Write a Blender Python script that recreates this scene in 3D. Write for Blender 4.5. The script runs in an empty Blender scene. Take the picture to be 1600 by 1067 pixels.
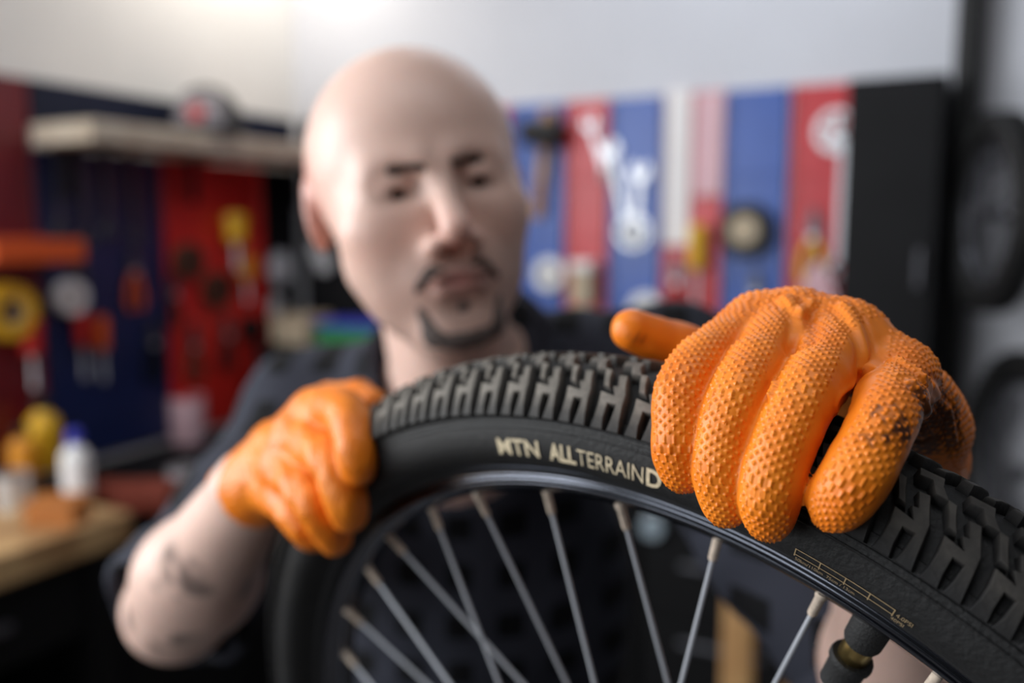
import bpy, bmesh, math, random
import numpy as np
from mathutils import Matrix, Vector

random.seed(7)
rng = np.random.default_rng(7)
scene = bpy.context.scene
col = scene.collection

# ---------------------------------------------------------------- camera, world, lights, exposure
W, H, F = 1600.0, 1067.0, 1400.0            # frame and focal length in pixels
CAM_Z = 1.58
PITCH = math.atan((H / 2 - 357.0) / F)      # horizon of the room lies at row 357
cam_data = bpy.data.cameras.new('camera')
cam = bpy.data.objects.new('camera', cam_data)
col.objects.link(cam)
cam.location = (0, 0, CAM_Z)
cam.rotation_euler = (math.pi / 2 - PITCH, 0, 0)
cam_data.sensor_width = 36.0
cam_data.lens = 36.0 * F / W
cam_data.clip_start = 0.02
cam_data.dof.use_dof = True
cam_data.dof.focus_distance = 0.318
cam_data.dof.aperture_fstop = 3.3
cam_data.dof.aperture_blades = 0
scene.camera = cam

scene.view_settings.view_transform = 'Standard'
scene.view_settings.look = 'None'
scene.view_settings.gamma = 1.0
scene.view_settings.use_curve_mapping = False
scene.view_settings.exposure = -0.7
scene.cycles.use_denoising = True
scene.cycles.max_bounces = 6

world = bpy.data.worlds.new('world')
scene.world = world
world.use_nodes = True
bg = world.node_tree.nodes['Background']
bg.inputs[0].default_value = (0.62, 0.68, 0.80, 1)
bg.inputs[1].default_value = 0.045


def area(name, loc, target, sx, sy, power, colour):
    d = bpy.data.lights.new(name, 'AREA')
    d.shape = 'RECTANGLE'
    d.size, d.size_y = sx, sy
    d.energy = power
    d.color = colour
    o = bpy.data.objects.new(name, d)
    col.objects.link(o)
    o.location = loc
    v = Vector(target) - Vector(loc)
    o.rotation_euler = v.to_track_quat('-Z', 'Y').to_euler()
    return o


# daylight of the left window; a second one added behind for rim highlights and fill
area('window_light', (-2.10, 0.70, 1.95), (0.1, 0.60, 1.45), 1.4, 1.3, 100, (0.95, 0.98, 1.0))
area('window_light.001', (-3.20, -1.85, 1.95), (0.1, 0.45, 1.40), 2.2, 1.35, 84, (0.93, 0.97, 1.0))  # added behind the camera so the rim catches a reflection
# fluorescent fittings under the ceiling
area('fluorescent_light', (0.35, 2.1, 2.92), (0.35, 2.1, 0), 1.3, 0.25, 13, (0.86, 0.92, 1.0))
area('fluorescent_light.001', (-0.72, 2.94, 2.80), (-1.15, 3.12, 1.6), 0.7, 0.2, 12.5, (1.0, 0.93, 0.82))
area('fluorescent_light.002', (0.1, 0.15, 2.92), (0.1, 0.35, 0), 1.3, 0.25, 8, (0.96, 0.98, 1.0))

R_CAM = Matrix.Rotation(math.pi / 2 - PITCH, 4, 'X')
M_CAM = Matrix.Translation((0, 0, CAM_Z)) @ R_CAM


def cw(p):                                   # camera axes (x right, y up, z towards the lens) to world
    return np.array(M_CAM @ Vector(p))


def at(px, py, d):                           # a point seen at (px, py) lying d metres deep
    return cw(((px - W / 2) / F * d, (H / 2 - py) / F * d, -d))


# ---------------------------------------------------------------- small library
def srgb(*c):
    return tuple(((x / 255 / 12.92) if x / 255 <= 0.04045 else ((x / 255 + 0.055) / 1.055) ** 2.4) for x in c) + (1.0,)


MATS = {}


def mat(name, colour, rough=0.6, metal=0.0, spec=0.5, noise=0.0, nscale=30.0, bump=0.0, bscale=200.0, colour2=None, coat=0.0):
    if name in MATS:
        return MATS[name]
    m = bpy.data.materials.new(name)
    m.use_nodes = True
    nt = m.node_tree
    b = nt.nodes['Principled BSDF']
    b.inputs['Base Color'].default_value = colour
    b.inputs['Roughness'].default_value = rough
    b.inputs['Metallic'].default_value = metal
    b.inputs['Specular IOR Level'].default_value = spec
    b.inputs['Coat Weight'].default_value = coat
    tc = nt.nodes.new('ShaderNodeTexCoord')
    if noise > 0 or colour2 is not None:
        n = nt.nodes.new('ShaderNodeTexNoise')
        n.inputs['Scale'].default_value = nscale
        n.inputs['Detail'].default_value = 5
        nt.links.new(tc.outputs['Object'], n.inputs['Vector'])
        r = nt.nodes.new('ShaderNodeValToRGB')
        c2 = colour2 if colour2 is not None else tuple(x * (1 - noise) for x in colour[:3]) + (1,)
        r.color_ramp.elements[0].position, r.color_ramp.elements[0].color = 0.38, c2
        r.color_ramp.elements[1].position, r.color_ramp.elements[1].color = 0.62, colour
        nt.links.new(n.outputs['Fac'], r.inputs['Fac'])
        nt.links.new(r.outputs['Color'], b.inputs['Base Color'])
    if bump > 0:
        n2 = nt.nodes.new('ShaderNodeTexNoise')
        n2.inputs['Scale'].default_value = bscale
        n2.inputs['Detail'].default_value = 4
        nt.links.new(tc.outputs['Object'], n2.inputs['Vector'])
        bp = nt.nodes.new('ShaderNodeBump')
        bp.inputs['Strength'].default_value = bump
        bp.inputs['Distance'].default_value = 0.002
        nt.links.new(n2.outputs['Fac'], bp.inputs['Height'])
        nt.links.new(bp.outputs['Normal'], b.inputs['Normal'])
    MATS[name] = m
    return m


def tag(o, label=None, cat=None, group=None, kind=None):
    for k, v in (('label', label), ('category', cat), ('group', group), ('kind', kind)):
        if v:
            o[k] = v
    return o


def new_mesh(name, V, Fc, m=None, smooth=False):
    me = bpy.data.meshes.new(name)
    me.from_pydata([tuple(map(float, v)) for v in V], [], [tuple(map(int, f)) for f in Fc])
    me.update()
    if m:
        me.materials.append(m)
    if smooth:
        me.polygons.foreach_set('use_smooth', [True] * len(me.polygons))
    return me


def link(name, me, parent=None, mw=None):
    o = bpy.data.objects.new(name, me)
    col.objects.link(o)
    if parent is not None:
        o.parent = parent                     # parts are given in the axes of their parent
    if mw is not None:
        o.matrix_local = mw
    return o


def empty(name, mw=None):
    o = bpy.data.objects.new(name, None)
    col.objects.link(o)
    o.empty_display_size = 0.05
    if mw is not None:
        o.matrix_world = mw
    return o


class MB:
    """collects boxes, lathes, tubes and prisms into one mesh"""

    def __init__(s):
        s.V, s.F = [], []

    def add(s, V, Fc):
        k = len(s.V)
        s.V += [tuple(v) for v in V]
        s.F += [tuple(i + k for i in f) for f in Fc]
        return s

    def box(s, c, d, bev=0.0, rz=0.0):
        x, y, z = d[0] / 2, d[1] / 2, d[2] / 2
        b = min(bev, x * .9, y * .9, z * .9)
        if b <= 0:
            V = [(i * x, j * y, k * z) for k in (-1, 1) for j in (-1, 1) for i in (-1, 1)]
            Fc = [(0, 2, 3, 1), (4, 5, 7, 6), (0, 1, 5, 4), (2, 6, 7, 3), (0, 4, 6, 2), (1, 3, 7, 5)]
        else:
            bm = bmesh.new()
            bmesh.ops.create_cube(bm, size=2)
            for v in bm.verts:
                v.co = Vector((v.co.x * x, v.co.y * y, v.co.z * z))
            bmesh.ops.bevel(bm, geom=bm.edges[:], offset=b, segments=2, profile=.5, affect='EDGES')
            bm.verts.index_update()
            V = [tuple(v.co) for v in bm.verts]
            Fc = [tuple(v.index for v in f.verts) for f in bm.faces]
            bm.free()
        ca, sa = math.cos(rz), math.sin(rz)
        return s.add([(c[0] + v[0] * ca - v[2] * sa, c[1] + v[1], c[2] + v[0] * sa + v[2] * ca) for v in V], Fc)

    def lathe(s, prof, c=(0, 0, 0), axis='z', seg=20, caps=True):
        V, Fc = [], []
        for r, h in prof:
            for i in range(seg):
                a = 2 * math.pi * i / seg
                p = (r * math.cos(a), r * math.sin(a), h)
                if axis == 'y':
                    p = (p[0], h, p[1])
                elif axis == 'x':
                    p = (h, p[0], p[1])
                V.append((p[0] + c[0], p[1] + c[1], p[2] + c[2]))
        n = len(prof)
        for j in range(n - 1):
            for i in range(seg):
                Fc.append((j * seg + i, j * seg + (i + 1) % seg, (j + 1) * seg + (i + 1) % seg, (j + 1) * seg + i))
        if caps:
            Fc.append(tuple(range(seg)))
            Fc.append(tuple((n - 1) * seg + i for i in range(seg)))
        return s.add(V, Fc)

    def tube(s, pts, rad, seg=10, caps=True):
        P = [Vector(p) for p in pts]
        rad = rad if hasattr(rad, '__len__') else [rad] * len(P)
        V, Fc = [], []
        t0 = (P[1] - P[0]).normalized()
        n = t0.orthogonal().normalized()
        for j, p in enumerate(P):
            t = ((P[min(j + 1, len(P) - 1)] - P[max(j - 1, 0)])).normalized()
            n = (n - t * n.dot(t)).normalized()
            b = t.cross(n)
            for i in range(seg):
                a = 2 * math.pi * i / seg
                V.append(tuple(p + (n * math.cos(a) + b * math.sin(a)) * rad[j]))
        for j in range(len(P) - 1):
            for i in range(seg):
                Fc.append((j * seg + i, j * seg + (i + 1) % seg, (j + 1) * seg + (i + 1) % seg, (j + 1) * seg + i))
        if caps:
            Fc.append(tuple(range(seg)))
            Fc.append(tuple((len(P) - 1) * seg + i for i in range(seg)))
        return s.add(V, Fc)

    def torus(s, R, r, c=(0, 0, 0), axis='y', seg=32, sec=10, sx=1.0):
        V, Fc = [], []
        for i in range(seg):
            a = 2 * math.pi * i / seg
            for j in range(sec):
                b = 2 * math.pi * j / sec
                q = R + r * math.cos(b)
                p = (q * math.cos(a) * sx, q * math.sin(a), r * math.sin(b))
                if axis == 'y':
                    p = (p[0], p[2], p[1])
                elif axis == 'x':
                    p = (p[2], p[0], p[1])
                V.append((p[0] + c[0], p[1] + c[1], p[2] + c[2]))
        for i in range(seg):
            for j in range(sec):
                Fc.append((i * sec + j, ((i + 1) % seg) * sec + j, ((i + 1) % seg) * sec + (j + 1) % sec, i * sec + (j + 1) % sec))
        return s.add(V, Fc)

    def prism(s, poly, y0, y1):
        """outline in x-z, thickness along y"""
        n = len(poly)
        V = [(p[0], y0, p[1]) for p in poly] + [(p[0], y1, p[1]) for p in poly]
        Fc = [tuple(range(n)), tuple(range(2 * n - 1, n - 1, -1))]
        Fc += [(i, (i + 1) % n, n + (i + 1) % n, n + i) for i in range(n)]
        return s.add(V, Fc)

    def build(s, name, m, parent=None, mw=None, smooth=False):
        me = new_mesh(name, s.V, s.F, m, False)
        bm = bmesh.new()
        bm.from_mesh(me)
        bmesh.ops.recalc_face_normals(bm, faces=bm.faces[:])
        bm.to_mesh(me)
        bm.free()
        if smooth:
            me.polygons.foreach_set('use_smooth', [True] * len(me.polygons))
            try:
                me.set_sharp_from_angle(angle=math.radians(40))
            except Exception:
                pass
        return link(name, me, parent, mw)


# ---------------------------------------------------------------- the room: two walls meeting in a corner behind the man
BETA = math.atan(720.0 / F)
D1 = Vector((math.sin(BETA), math.cos(BETA), 0))         # left wall runs away this way
D2 = Vector((math.cos(BETA), -math.sin(BETA), 0))        # right wall comes nearer this way
BENCH_H = 0.92
A0 = Vector(at(0, 868, 1.0)) - Vector((0, 0, CAM_Z))
A0 = A0 * ((CAM_Z - BENCH_H) / -A0.z)                    # bench front edge at the left border of the picture
WALL0 = A0 - D2 * 0.60
# corner seen at column 470
k = (470 - W / 2) / F * 1.0
den = D1.x - k * D1.y
tc_ = (k * WALL0.y - WALL0.x) / den
CORNER = Vector((WALL0.x + D1.x * tc_, WALL0.y + D1.y * tc_, 0))
ROOM_H = 3.0


def frame(xdir, origin):                                  # x along the wall (to the right), y into the wall, z up
    z = Vector((0, 0, 1))
    y = z.cross(xdir)
    m = Matrix((xdir, y, z)).transposed().to_4x4()
    m.translation = origin
    return m


ML = frame(D1, CORNER)       # left wall: x < 0 from the corner
MR = frame(D2, CORNER)       # right wall: x > 0 from the corner
MLi, MRi = ML.inverted(), MR.inverted()


def on(M, px, py, off=0.0):                               # local point where the sight line meets the wall moved off into the room
    Mi = M.inverted()
    o = Mi @ Vector((0, 0, CAM_Z))
    d = (Mi @ Vector(at(px, py, 1.0))) - o
    t = (-off - o.y) / d.y
    return o + d * t


def wallbox(name, M, x0, x1, z0, z1, th, m):
    o = MB().box(((x0 + x1) / 2, th / 2, (z0 + z1) / 2), (x1 - x0, th, z1 - z0)).build(name, m, None, M)
    return tag(o, kind='structure')


m_wall = mat('wall_plaster', srgb(226, 224, 222), 0.9, noise=0.04, nscale=3, bump=0.15, bscale=60)
m_floor = mat('floor_concrete', srgb(92, 88, 86), 0.7, noise=0.25, nscale=4, bump=0.2, bscale=40)
m_ceil = mat('ceiling_paint', srgb(215, 215, 215), 0.9, noise=0.03, nscale=3)
# window opening towards the camera end; the farther one goes with the added light
wz0, wz1 = 1.25, 2.65
WINS = []
for wl, hw in (((-2.10, 0.70), .75), ((-3.20, -1.85), 1.15)):
    xc = (MLi @ Vector((wl[0], wl[1], 0))).x
    WINS.append((xc - hw, xc + hw))
(wa0, wa1), (wb0, wb1) = WINS[1], WINS[0]
bm_ = MB()
for (a, b, c, d) in ((-8.6, wa0, 0, ROOM_H), (wa1, wb0, 0, ROOM_H), (wb1, 0.12, 0, ROOM_H), (wa0, wa1, 0, wz0), (wa0, wa1, wz1, ROOM_H), (wb0, wb1, 0, wz0), (wb0, wb1, wz1, ROOM_H)):
    bm_.box(((a + b) / 2, .06, (c + d) / 2), (b - a, .12, d - c))
tag(bm_.build('wall_left', m_wall, None, ML), kind='structure')
m_wall2 = mat('wall_plaster_grey', srgb(212, 213, 220), 0.9, noise=0.04, nscale=3, bump=0.15, bscale=60)
wallbox('wall_right', MR, 0, 6.5, 0, ROOM_H, .12, m_wall2)
fl = MB().box((0.5, 0.2, -0.05), (14, 14, 0.1)).build('floor', m_floor)
tag(fl, kind='structure')
ce = MB().box((0.5, 0.2, ROOM_H + 0.05), (14, 14, 0.1)).build('ceiling', m_ceil)
tag(ce, kind='structure')
m_white = mat('white_paint', srgb(235, 235, 232), 0.4)
for i_, (wx0, wx1) in enumerate(((wa0, wa1), (wb0, wb1))):
    wf = MB()
    for (a, b, c, d) in ((wx0, wx0 + .06, wz0, wz1), (wx1 - .06, wx1, wz0, wz1), (wx0, wx1, wz0, wz0 + .06), (wx0, wx1, wz1 - .06, wz1), ((wx0 + wx1) / 2 - .03, (wx0 + wx1) / 2 + .03, wz0, wz1)):
        wf.box(((a + b) / 2, .06, (c + d) / 2), (b - a, .06, d - c), .004)
    tag(wf.build('window_%d' % (i_ + 1), m_white, None, ML), kind='structure')  # the rear frame is added to go with the extra light

# ---------------------------------------------------------------- the bicycle wheel
WC = np.array([0.0867, -0.3286, -0.4842])
WN = np.array([-0.65143895, -0.29733481, 0.69801097])
WU = np.array([0.41522159, -0.9097203, 0.0])
WV = np.array([0.63499475, 0.28982922, 0.71608707])
mw_cam = Matrix(((WU[0], WV[0], WN[0], WC[0]), (WU[1], WV[1], WN[1], WC[1]), (WU[2], WV[2], WN[2], WC[2]), (0, 0, 0, 1)))
M_WHEEL = M_CAM @ mw_cam
wheel = empty('bicycle_wheel', M_WHEEL)
tag(wheel, 'black mountain bike wheel with a knobbly tyre held up by the man', 'wheel')

m_rub = mat('tyre_rubber', srgb(27, 27, 28), 0.62, spec=0.35, noise=0.25, nscale=60, bump=0.25, bscale=500)


def dusty(name, base, dust, amount):
    """black rubber whose outward faces carry a film of grey trail dust with its own patches"""
    m = bpy.data.materials.new(name)
    m.use_nodes = True
    nt = m.node_tree
    b = nt.nodes['Principled BSDF']
    b.inputs['Roughness'].default_value = 0.68
    b.inputs['Specular IOR Level'].default_value = 0.35
    at_ = nt.nodes.new('ShaderNodeAttribute')
    at_.attribute_name = 'dust'
    tcx = nt.nodes.new('ShaderNodeTexCoord')
    n = nt.nodes.new('ShaderNodeTexNoise')
    n.inputs['Scale'].default_value = 130
    n.inputs['Detail'].default_value = 6
    nt.links.new(tcx.outputs['Object'], n.inputs['Vector'])
    mr = nt.nodes.new('ShaderNodeMapRange')
    mr.inputs[1].default_value, mr.inputs[2].default_value = 0.3, 0.65
    mr.inputs[3].default_value, mr.inputs[4].default_value = 0.35, 1.0
    nt.links.new(n.outputs['Fac'], mr.inputs[0])
    mu = nt.nodes.new('ShaderNodeMath')
    mu.operation = 'MULTIPLY'
    nt.links.new(mr.outputs[0], mu.inputs[0])
    nt.links.new(at_.outputs['Fac'], mu.inputs[1])
    mu2 = nt.nodes.new('ShaderNodeMath')
    mu2.operation = 'MULTIPLY'
    # grazing light painted into the dust: one stretch paler, the rest darkened
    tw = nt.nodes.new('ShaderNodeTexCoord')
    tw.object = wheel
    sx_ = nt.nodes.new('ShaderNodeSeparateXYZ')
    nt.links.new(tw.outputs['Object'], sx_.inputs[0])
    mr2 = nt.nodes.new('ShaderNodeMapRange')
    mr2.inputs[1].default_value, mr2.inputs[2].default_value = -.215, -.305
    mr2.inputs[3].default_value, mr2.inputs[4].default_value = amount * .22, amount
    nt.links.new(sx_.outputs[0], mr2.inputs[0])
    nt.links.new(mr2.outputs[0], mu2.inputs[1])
    nt.links.new(mu.outputs[0], mu2.inputs[0])
    mx = nt.nodes.new('ShaderNodeMix')
    mx.data_type = 'RGBA'
    mx.inputs[6].default_value, mx.inputs[7].default_value = base, dust
    nt.links.new(mu2.outputs[0], mx.inputs[0])
    nt.links.new(mx.outputs[2], b.inputs['Base Color'])
    n2 = nt.nodes.new('ShaderNodeTexNoise')
    n2.inputs['Scale'].default_value = 420
    n2.inputs['Detail'].default_value = 4
    nt.links.new(tcx.outputs['Object'], n2.inputs['Vector'])
    bp = nt.nodes.new('ShaderNodeBump')
    bp.inputs['Strength'].default_value = 0.3
    bp.inputs['Distance'].default_value = 0.001
    nt.links.new(n2.outputs['Fac'], bp.inputs['Height'])
    nt.links.new(bp.outputs['Normal'], b.inputs['Normal'])
    return m


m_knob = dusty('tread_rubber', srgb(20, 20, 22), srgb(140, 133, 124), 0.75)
SEC_R, SEC_C = 0.0295, 0.3035          # casing section radius and its centre circle
KN_H = 0.0046


def sec(phi, h=0.0):
    """casing point at section angle phi (0 outermost, positive to the camera side); returns r, z"""
    a = abs(phi)
    sg = 1 if phi >= 0 else -1
    r = SEC_C + (SEC_R + h) * math.cos(phi)
    z = (SEC_R + h) * math.sin(phi)
    return r, z


def polar(r, th, z):
    return (r * math.cos(th), r * math.sin(th), z)


# casing profile from bead to bead
prof = []
lower = [(0.2830, 0.0118), (0.2866, 0.0135), (0.2895, 0.0180), (0.2925, 0.0232), (0.2960, 0.0272)]
steps = [math.radians(a) for a in range(100, -101, -8)]
prof = [(r, z) for r, z in lower]
for a in np.radians(np.linspace(96, -96, 27)):
    prof.append(sec(a))
prof += [(r, -z) for r, z in reversed(lower)]
# fine raised lines around the sidewall, as on the photographed tyre
V, Fc = [], []
NS = 240
for i in range(NS):
    th = 2 * math.pi * i / NS
    for r, z in prof:
        V.append(polar(r, th, z))
n = len(prof)
for i in range(NS):
    for j in range(n - 1):
        Fc.append((i * n + j, i * n + j + 1, ((i + 1) % NS) * n + j + 1, ((i + 1) % NS) * n + j))
tyre = link('tyre', new_mesh('tyre', V, Fc, m_rub, True), wheel)


def ring(name, pr, m, parent, seg=240, smooth=True):
    mb = MB()
    V, Fc = [], []
    n = len(pr)
    for i in range(seg):
        th = 2 * math.pi * i / seg
        V += [polar(r, th, z) for r, z in pr]
    for i in range(seg):
        for j in range(n):
            Fc.append((i * n + j, i * n + (j + 1) % n, ((i + 1) % seg) * n + (j + 1) % n, ((i + 1) % seg) * n + j))
    return mb.add(V, Fc).build(name, m, parent, None, smooth)


def rib(phi_deg, w, h):
    a0, a1 = math.radians(phi_deg) - w / SEC_R / 2, math.radians(phi_deg) + w / SEC_R / 2
    am = (a0 + a1) / 2
    return [sec(a0, -.001), sec(a0 + .2 * (am - a0), h * .7), sec(am, h), sec(a1 - .2 * (a1 - am), h * .7), sec(a1, -.001)]


for sgn in (1, -1):
    for ph, w, h in ((66, .0020, .0009), (71.5, .0012, .0006), (58.5, .0050, .0012)):
        ring('sidewall_rib', rib(sgn * ph, w, h), m_rub, tyre)


# tread: two kinds of knob on each side, 120 pitches of 3 degrees
def knob_mesh(name, quads, h, sgn, inset=0.045):
    """quads in (s, phi_degrees): s in pitches along the tread. Built around angle 0, raised h above the casing"""
    pitch = math.radians(3.0)
    verts, idx, faces = [], {}, []
    for q in quads:
        f = []
        for p in q:
            key = (round(p[0], 4), round(p[1], 4))
            if key not in idx:
                idx[key] = len(verts)
                verts.append(key)
            f.append(idx[key])
        faces.append(f)
    cnt = {}
    for f in faces:
        for a, b in zip(f, f[1:] + f[:1]):
            cnt[(a, b)] = 1
    bedges = [(a, b) for (a, b) in cnt if (b, a) not in cnt]
    # inward direction at boundary vertices (metric: 17.3 mm per pitch, 0.55 mm per degree)
    sx, sy = 17.3, 0.53
    inn = {i: [0.0, 0.0] for i in range(len(verts))}
    for a, b in bedges:
        dx, dy = (verts[b][0] - verts[a][0]) * sx, (verts[b][1] - verts[a][1]) * sy
        L = math.hypot(dx, dy) or 1
        nx, ny = -dy / L, dx / L
        for k_ in (a, b):
            inn[k_][0] += nx
            inn[k_][1] += ny
    area2 = sum(verts[f[i]][0] * verts[f[(i + 1) % len(f)]][1] - verts[f[(i + 1) % len(f)]][0] * verts[f[i]][1] for f in faces for i in range(len(f)))
    o = 1 if area2 > 0 else -1
    bset = {i for e in bedges for i in e}

    def pt(i, ins, hh):
        s, ph = verts[i]
        if i in bset:
            L = math.hypot(*inn[i]) or 1
            s += o * inn[i][0] / L * ins / sx
            ph += o * inn[i][1] / L * ins / sy
        r, z = sec(math.radians(ph), hh)
        return polar(r, s * pitch, z * sgn)
    nv = len(verts)
    V = [pt(i, 0.95, h) for i in range(nv)] + [pt(i, 0.45, h * .86) for i in range(nv)] + [pt(i, -0.35, -0.0008) for i in range(nv)]
    lim_ = [max(.12, min(1.0, (57 - abs(v[1])) / 11)) for v in verts]
    dust = lim_ + [.5 * x for x in lim_] + [0.0] * nv
    Fc = [tuple(f) for f in faces]
    for a, b in bedges:
        Fc.append((b, a, a + nv, b + nv))
        Fc.append((b + nv, a + nv, a + 2 * nv, b + 2 * nv))
    me = new_mesh(name, V, Fc, m_knob)
    bm = bmesh.new()
    bm.from_mesh(me)
    bmesh.ops.recalc_face_normals(bm, faces=bm.faces[:])
    bm.to_mesh(me)
    bm.free()
    at_ = me.attributes.new('dust', 'FLOAT', 'POINT')
    at_.data.foreach_set('value', dust)
    me.polygons.foreach_set('use_smooth', [True] * len(me.polygons))
    try:
        me.set_sharp_from_angle(angle=math.radians(38))
    except Exception:
        pass
    return me


def strip(pts0, pts1):
    return [[pts0[i], pts1[i], pts1[i + 1], pts0[i + 1]] for i in range(len(pts0) - 1)]


# shoulder lug: two prongs running down the sidewall joined under the tread edge (phi falls towards the centre line)
def shoulder(sh):
    q = []
    # left prong and right prong, phi 62 -> 40
    for a0, a1, b0, b1 in ((-.40, -.10, -.36, -.10), (.07, .38, .09, .40)):
        q.append([(a0 - .06, 63), (a1 + .05, 63), (a1 + .01, 54), (a0 - .02, 54)])
        q.append([(a0 - .02, 54), (a1 + .01, 54), (b1, 44), (b0, 44)])
    # bridge
    q.append([(-.36, 44), (-.10, 44), (-.04, 36), (-.30, 34)])
    q.append([(-.10, 44), (.09, 44), (.06, 36), (-.04, 36)])
    q.append([(.09, 44), (.40, 44), (.46, 34), (.06, 36)])
    # wing reaching diagonally to the centre
    q.append([(-.30, 34), (-.04, 36), (.10, 28), (-.16, 26)])
    q.append([(-.04, 36), (.06, 36), (.22, 29), (.10, 28)])
    q.append([(-.16, 26), (.10, 28), (.26, 18), (.00, 16)])
    return [[(s + sh, p) for s, p in f] for f in q]


def centre(sh):
    q = [[(-.42, 14), (-.12, 15.5), (.06, 6), (-.22, 4.5)], [(-.22, 4.5), (.06, 6), (.16, -3), (-.14, -4)],
         [(.06, 6), (.30, 7.5), (.40, -1.5), (.16, -3)]]
    return [[(s + sh, p) for s, p in f] for f in q]


meshes = []
for sgn in (1, -1):
    meshes.append((knob_mesh('shoulder_knob', shoulder(0), KN_H, sgn), 'shoulder_knob', 0.0 if sgn > 0 else 0.5, sgn))
    meshes.append((knob_mesh('wing_knob', [[(s + .62, p) for s, p in f] for f in [
        [(-.36, 31), (-.14, 30.5), (.02, 21), (-.22, 21)], [(-.22, 21), (.02, 21), (.14, 12), (-.10, 12)]]], KN_H * .95, sgn), 'wing_knob', 0.0 if sgn > 0 else 0.5, sgn))
meshes.append((knob_mesh('centre_knob', centre(0.1), KN_H, 1), 'centre_knob', 0.0, 1))
TH0 = math.radians(164.5 - 1.5)          # a long slot lies at 164.5 degrees
inst = []
for me, nm, sh, sgn in meshes:
    for i in range(120):
        th = TH0 + math.radians(3.0) * (i + sh)
        r_, z_ = (SEC_C + SEC_R * .85), sgn * (.020 if nm == 'shoulder_knob' else .008 if nm == 'wing_knob' else 0)
        pc = mw_cam @ Vector(polar(r_, th, z_))
        px, py = W / 2 + F * pc.x / -pc.z, H / 2 - F * pc.y / -pc.z
        out = Vector((math.cos(th) * .8, math.sin(th) * .8, z_ * 20)).normalized()
        facing = (mw_cam.to_3x3() @ out).dot(-pc.normalized())
        vis = (-60 < px < W + 80 and -60 < py < H + 80) and pc.z < -.05
        score = (1.0 if vis else 0.0) * (1.0 / -pc.z if pc.z < -.05 else 0) * max(0.05, facing + .35) if vis else 0
        inst.append((score, me, nm, th))
inst.sort(key=lambda t: -t[0])
rest = MB()
rest_d = []
kcount = {}
for j, (sc_, me, nm, th) in enumerate(inst):
    rot = Matrix.Rotation(th, 4, 'Z')
    kcount.setdefault(nm, 0)
    if kcount[nm] < 290 and sc_ > 0:
        kcount[nm] += 1
        link(nm, me, tyre, rot)
    else:
        rest.add([tuple(rot @ v.co) for v in me.vertices], [tuple(p.vertices) for p in me.polygons])
        rest_d += [d.value for d in me.attributes['dust'].data]
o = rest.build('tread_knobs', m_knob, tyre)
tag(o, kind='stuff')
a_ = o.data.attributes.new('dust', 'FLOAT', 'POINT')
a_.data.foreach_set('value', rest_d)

# ---- rim: black anodised double-wall profile
m_rim = mat('rim_black_anodised', srgb(104, 107, 116), 0.17, metal=1.0, spec=0.5, coat=0.0)
m_rim.node_tree.nodes['Principled BSDF'].inputs['Coat Roughness'].default_value = 0.06
rp = [(.2880, .0104), (.2886, .0116), (.2885, .0128), (.2878, .0137), (.2870, .0139), (.2862, .0134), (.2858, .0122), (.2852, .0116), (.2822, .0114), (.2816, .0118),
      (.2812, .0126), (.2806, .0130), (.2798, .0130), (.2794, .0126), (.2792, .0122), (.2788, .0122), (.2785, .0128), (.2778, .0131), (.2770, .0129), (.2762, .0122),
      (.2745, .0105), (.2712, .0072), (.2700, .0030)]
rim_prof = rp + [(r, -z) for r, z in reversed(rp)] + [(.2790, -.0095), (.2765, -.0080), (.2765, .0080), (.2790, .0095)]
rim = ring('rim', rim_prof, m_rim, wheel)
# seam of the rim joint
# ---- spokes with nipples
m_spoke = mat('spoke_steel', srgb(202, 206, 214), 0.36, metal=0.35)
m_nip = mat('nipple_brass_nickel', srgb(226, 208, 190), 0.35, metal=0.15, noise=0.25, nscale=300)
sp = math.radians(10.0)
s_mid = 3.943 - .1724 * 4.5
FL_R, FL_Z = 0.0225, 0.028
# tangential lacing read off the photograph: spoke tops and how far they lean
for i in range(36):
    kk = i                                                     # 0..9 are the ones in the picture
    th = s_mid - (kk - 4.5) * sp
    side = 1 if kk % 2 == 0 else -1                            # flange
    lean = 1 if (kk // 2) % 2 == 0 else -1                     # crossing direction
    p0 = Vector(polar(.2698, th, .0036 - .0017 * (1 if kk % 2 == 0 else -1)))
    thf = th + lean * math.radians(62)
    p1 = Vector(polar(FL_R, thf, side * FL_Z))
    d = (p1 - p0).normalized()
    mb = MB().tube([p0 + d * .010, p1], .00105, 10)
    s_o = mb.build('spoke', m_spoke, wheel, None, True)
    nb = MB().tube([p0 - d * .002, p0 + d * .0005, p0 + d * .0012, p0 + d * .0115, p0 + d * .0122, p0 + d * .0126], [.0026, .0026, .0021, .0020, .0017, .0012], 10)
    nb.build('nipple', m_nip, s_o, None, True)
# ---- hub
m_hub = mat('hub_black', srgb(24, 24, 26), 0.35, metal=0.6)
hb = MB().lathe([(.006, -.050), (.009, -.050), (.009, -.034), (.020, -.034), (.027, -.0305), (.027, -.0265), (.017, -.023), (.0135, -.012), (.0135, .012), (.017, .023),
                 (.027, .0265), (.027, .0305), (.020, .034), (.009, .034), (.009, .050), (.006, .050)], seg=28)
hub = hb.build('hub', m_hub, wheel, None, True)
MB().lathe([(.0048, -.066), (.0048, .066)], seg=14).build('axle', m_spoke, hub, None, True)
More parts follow.
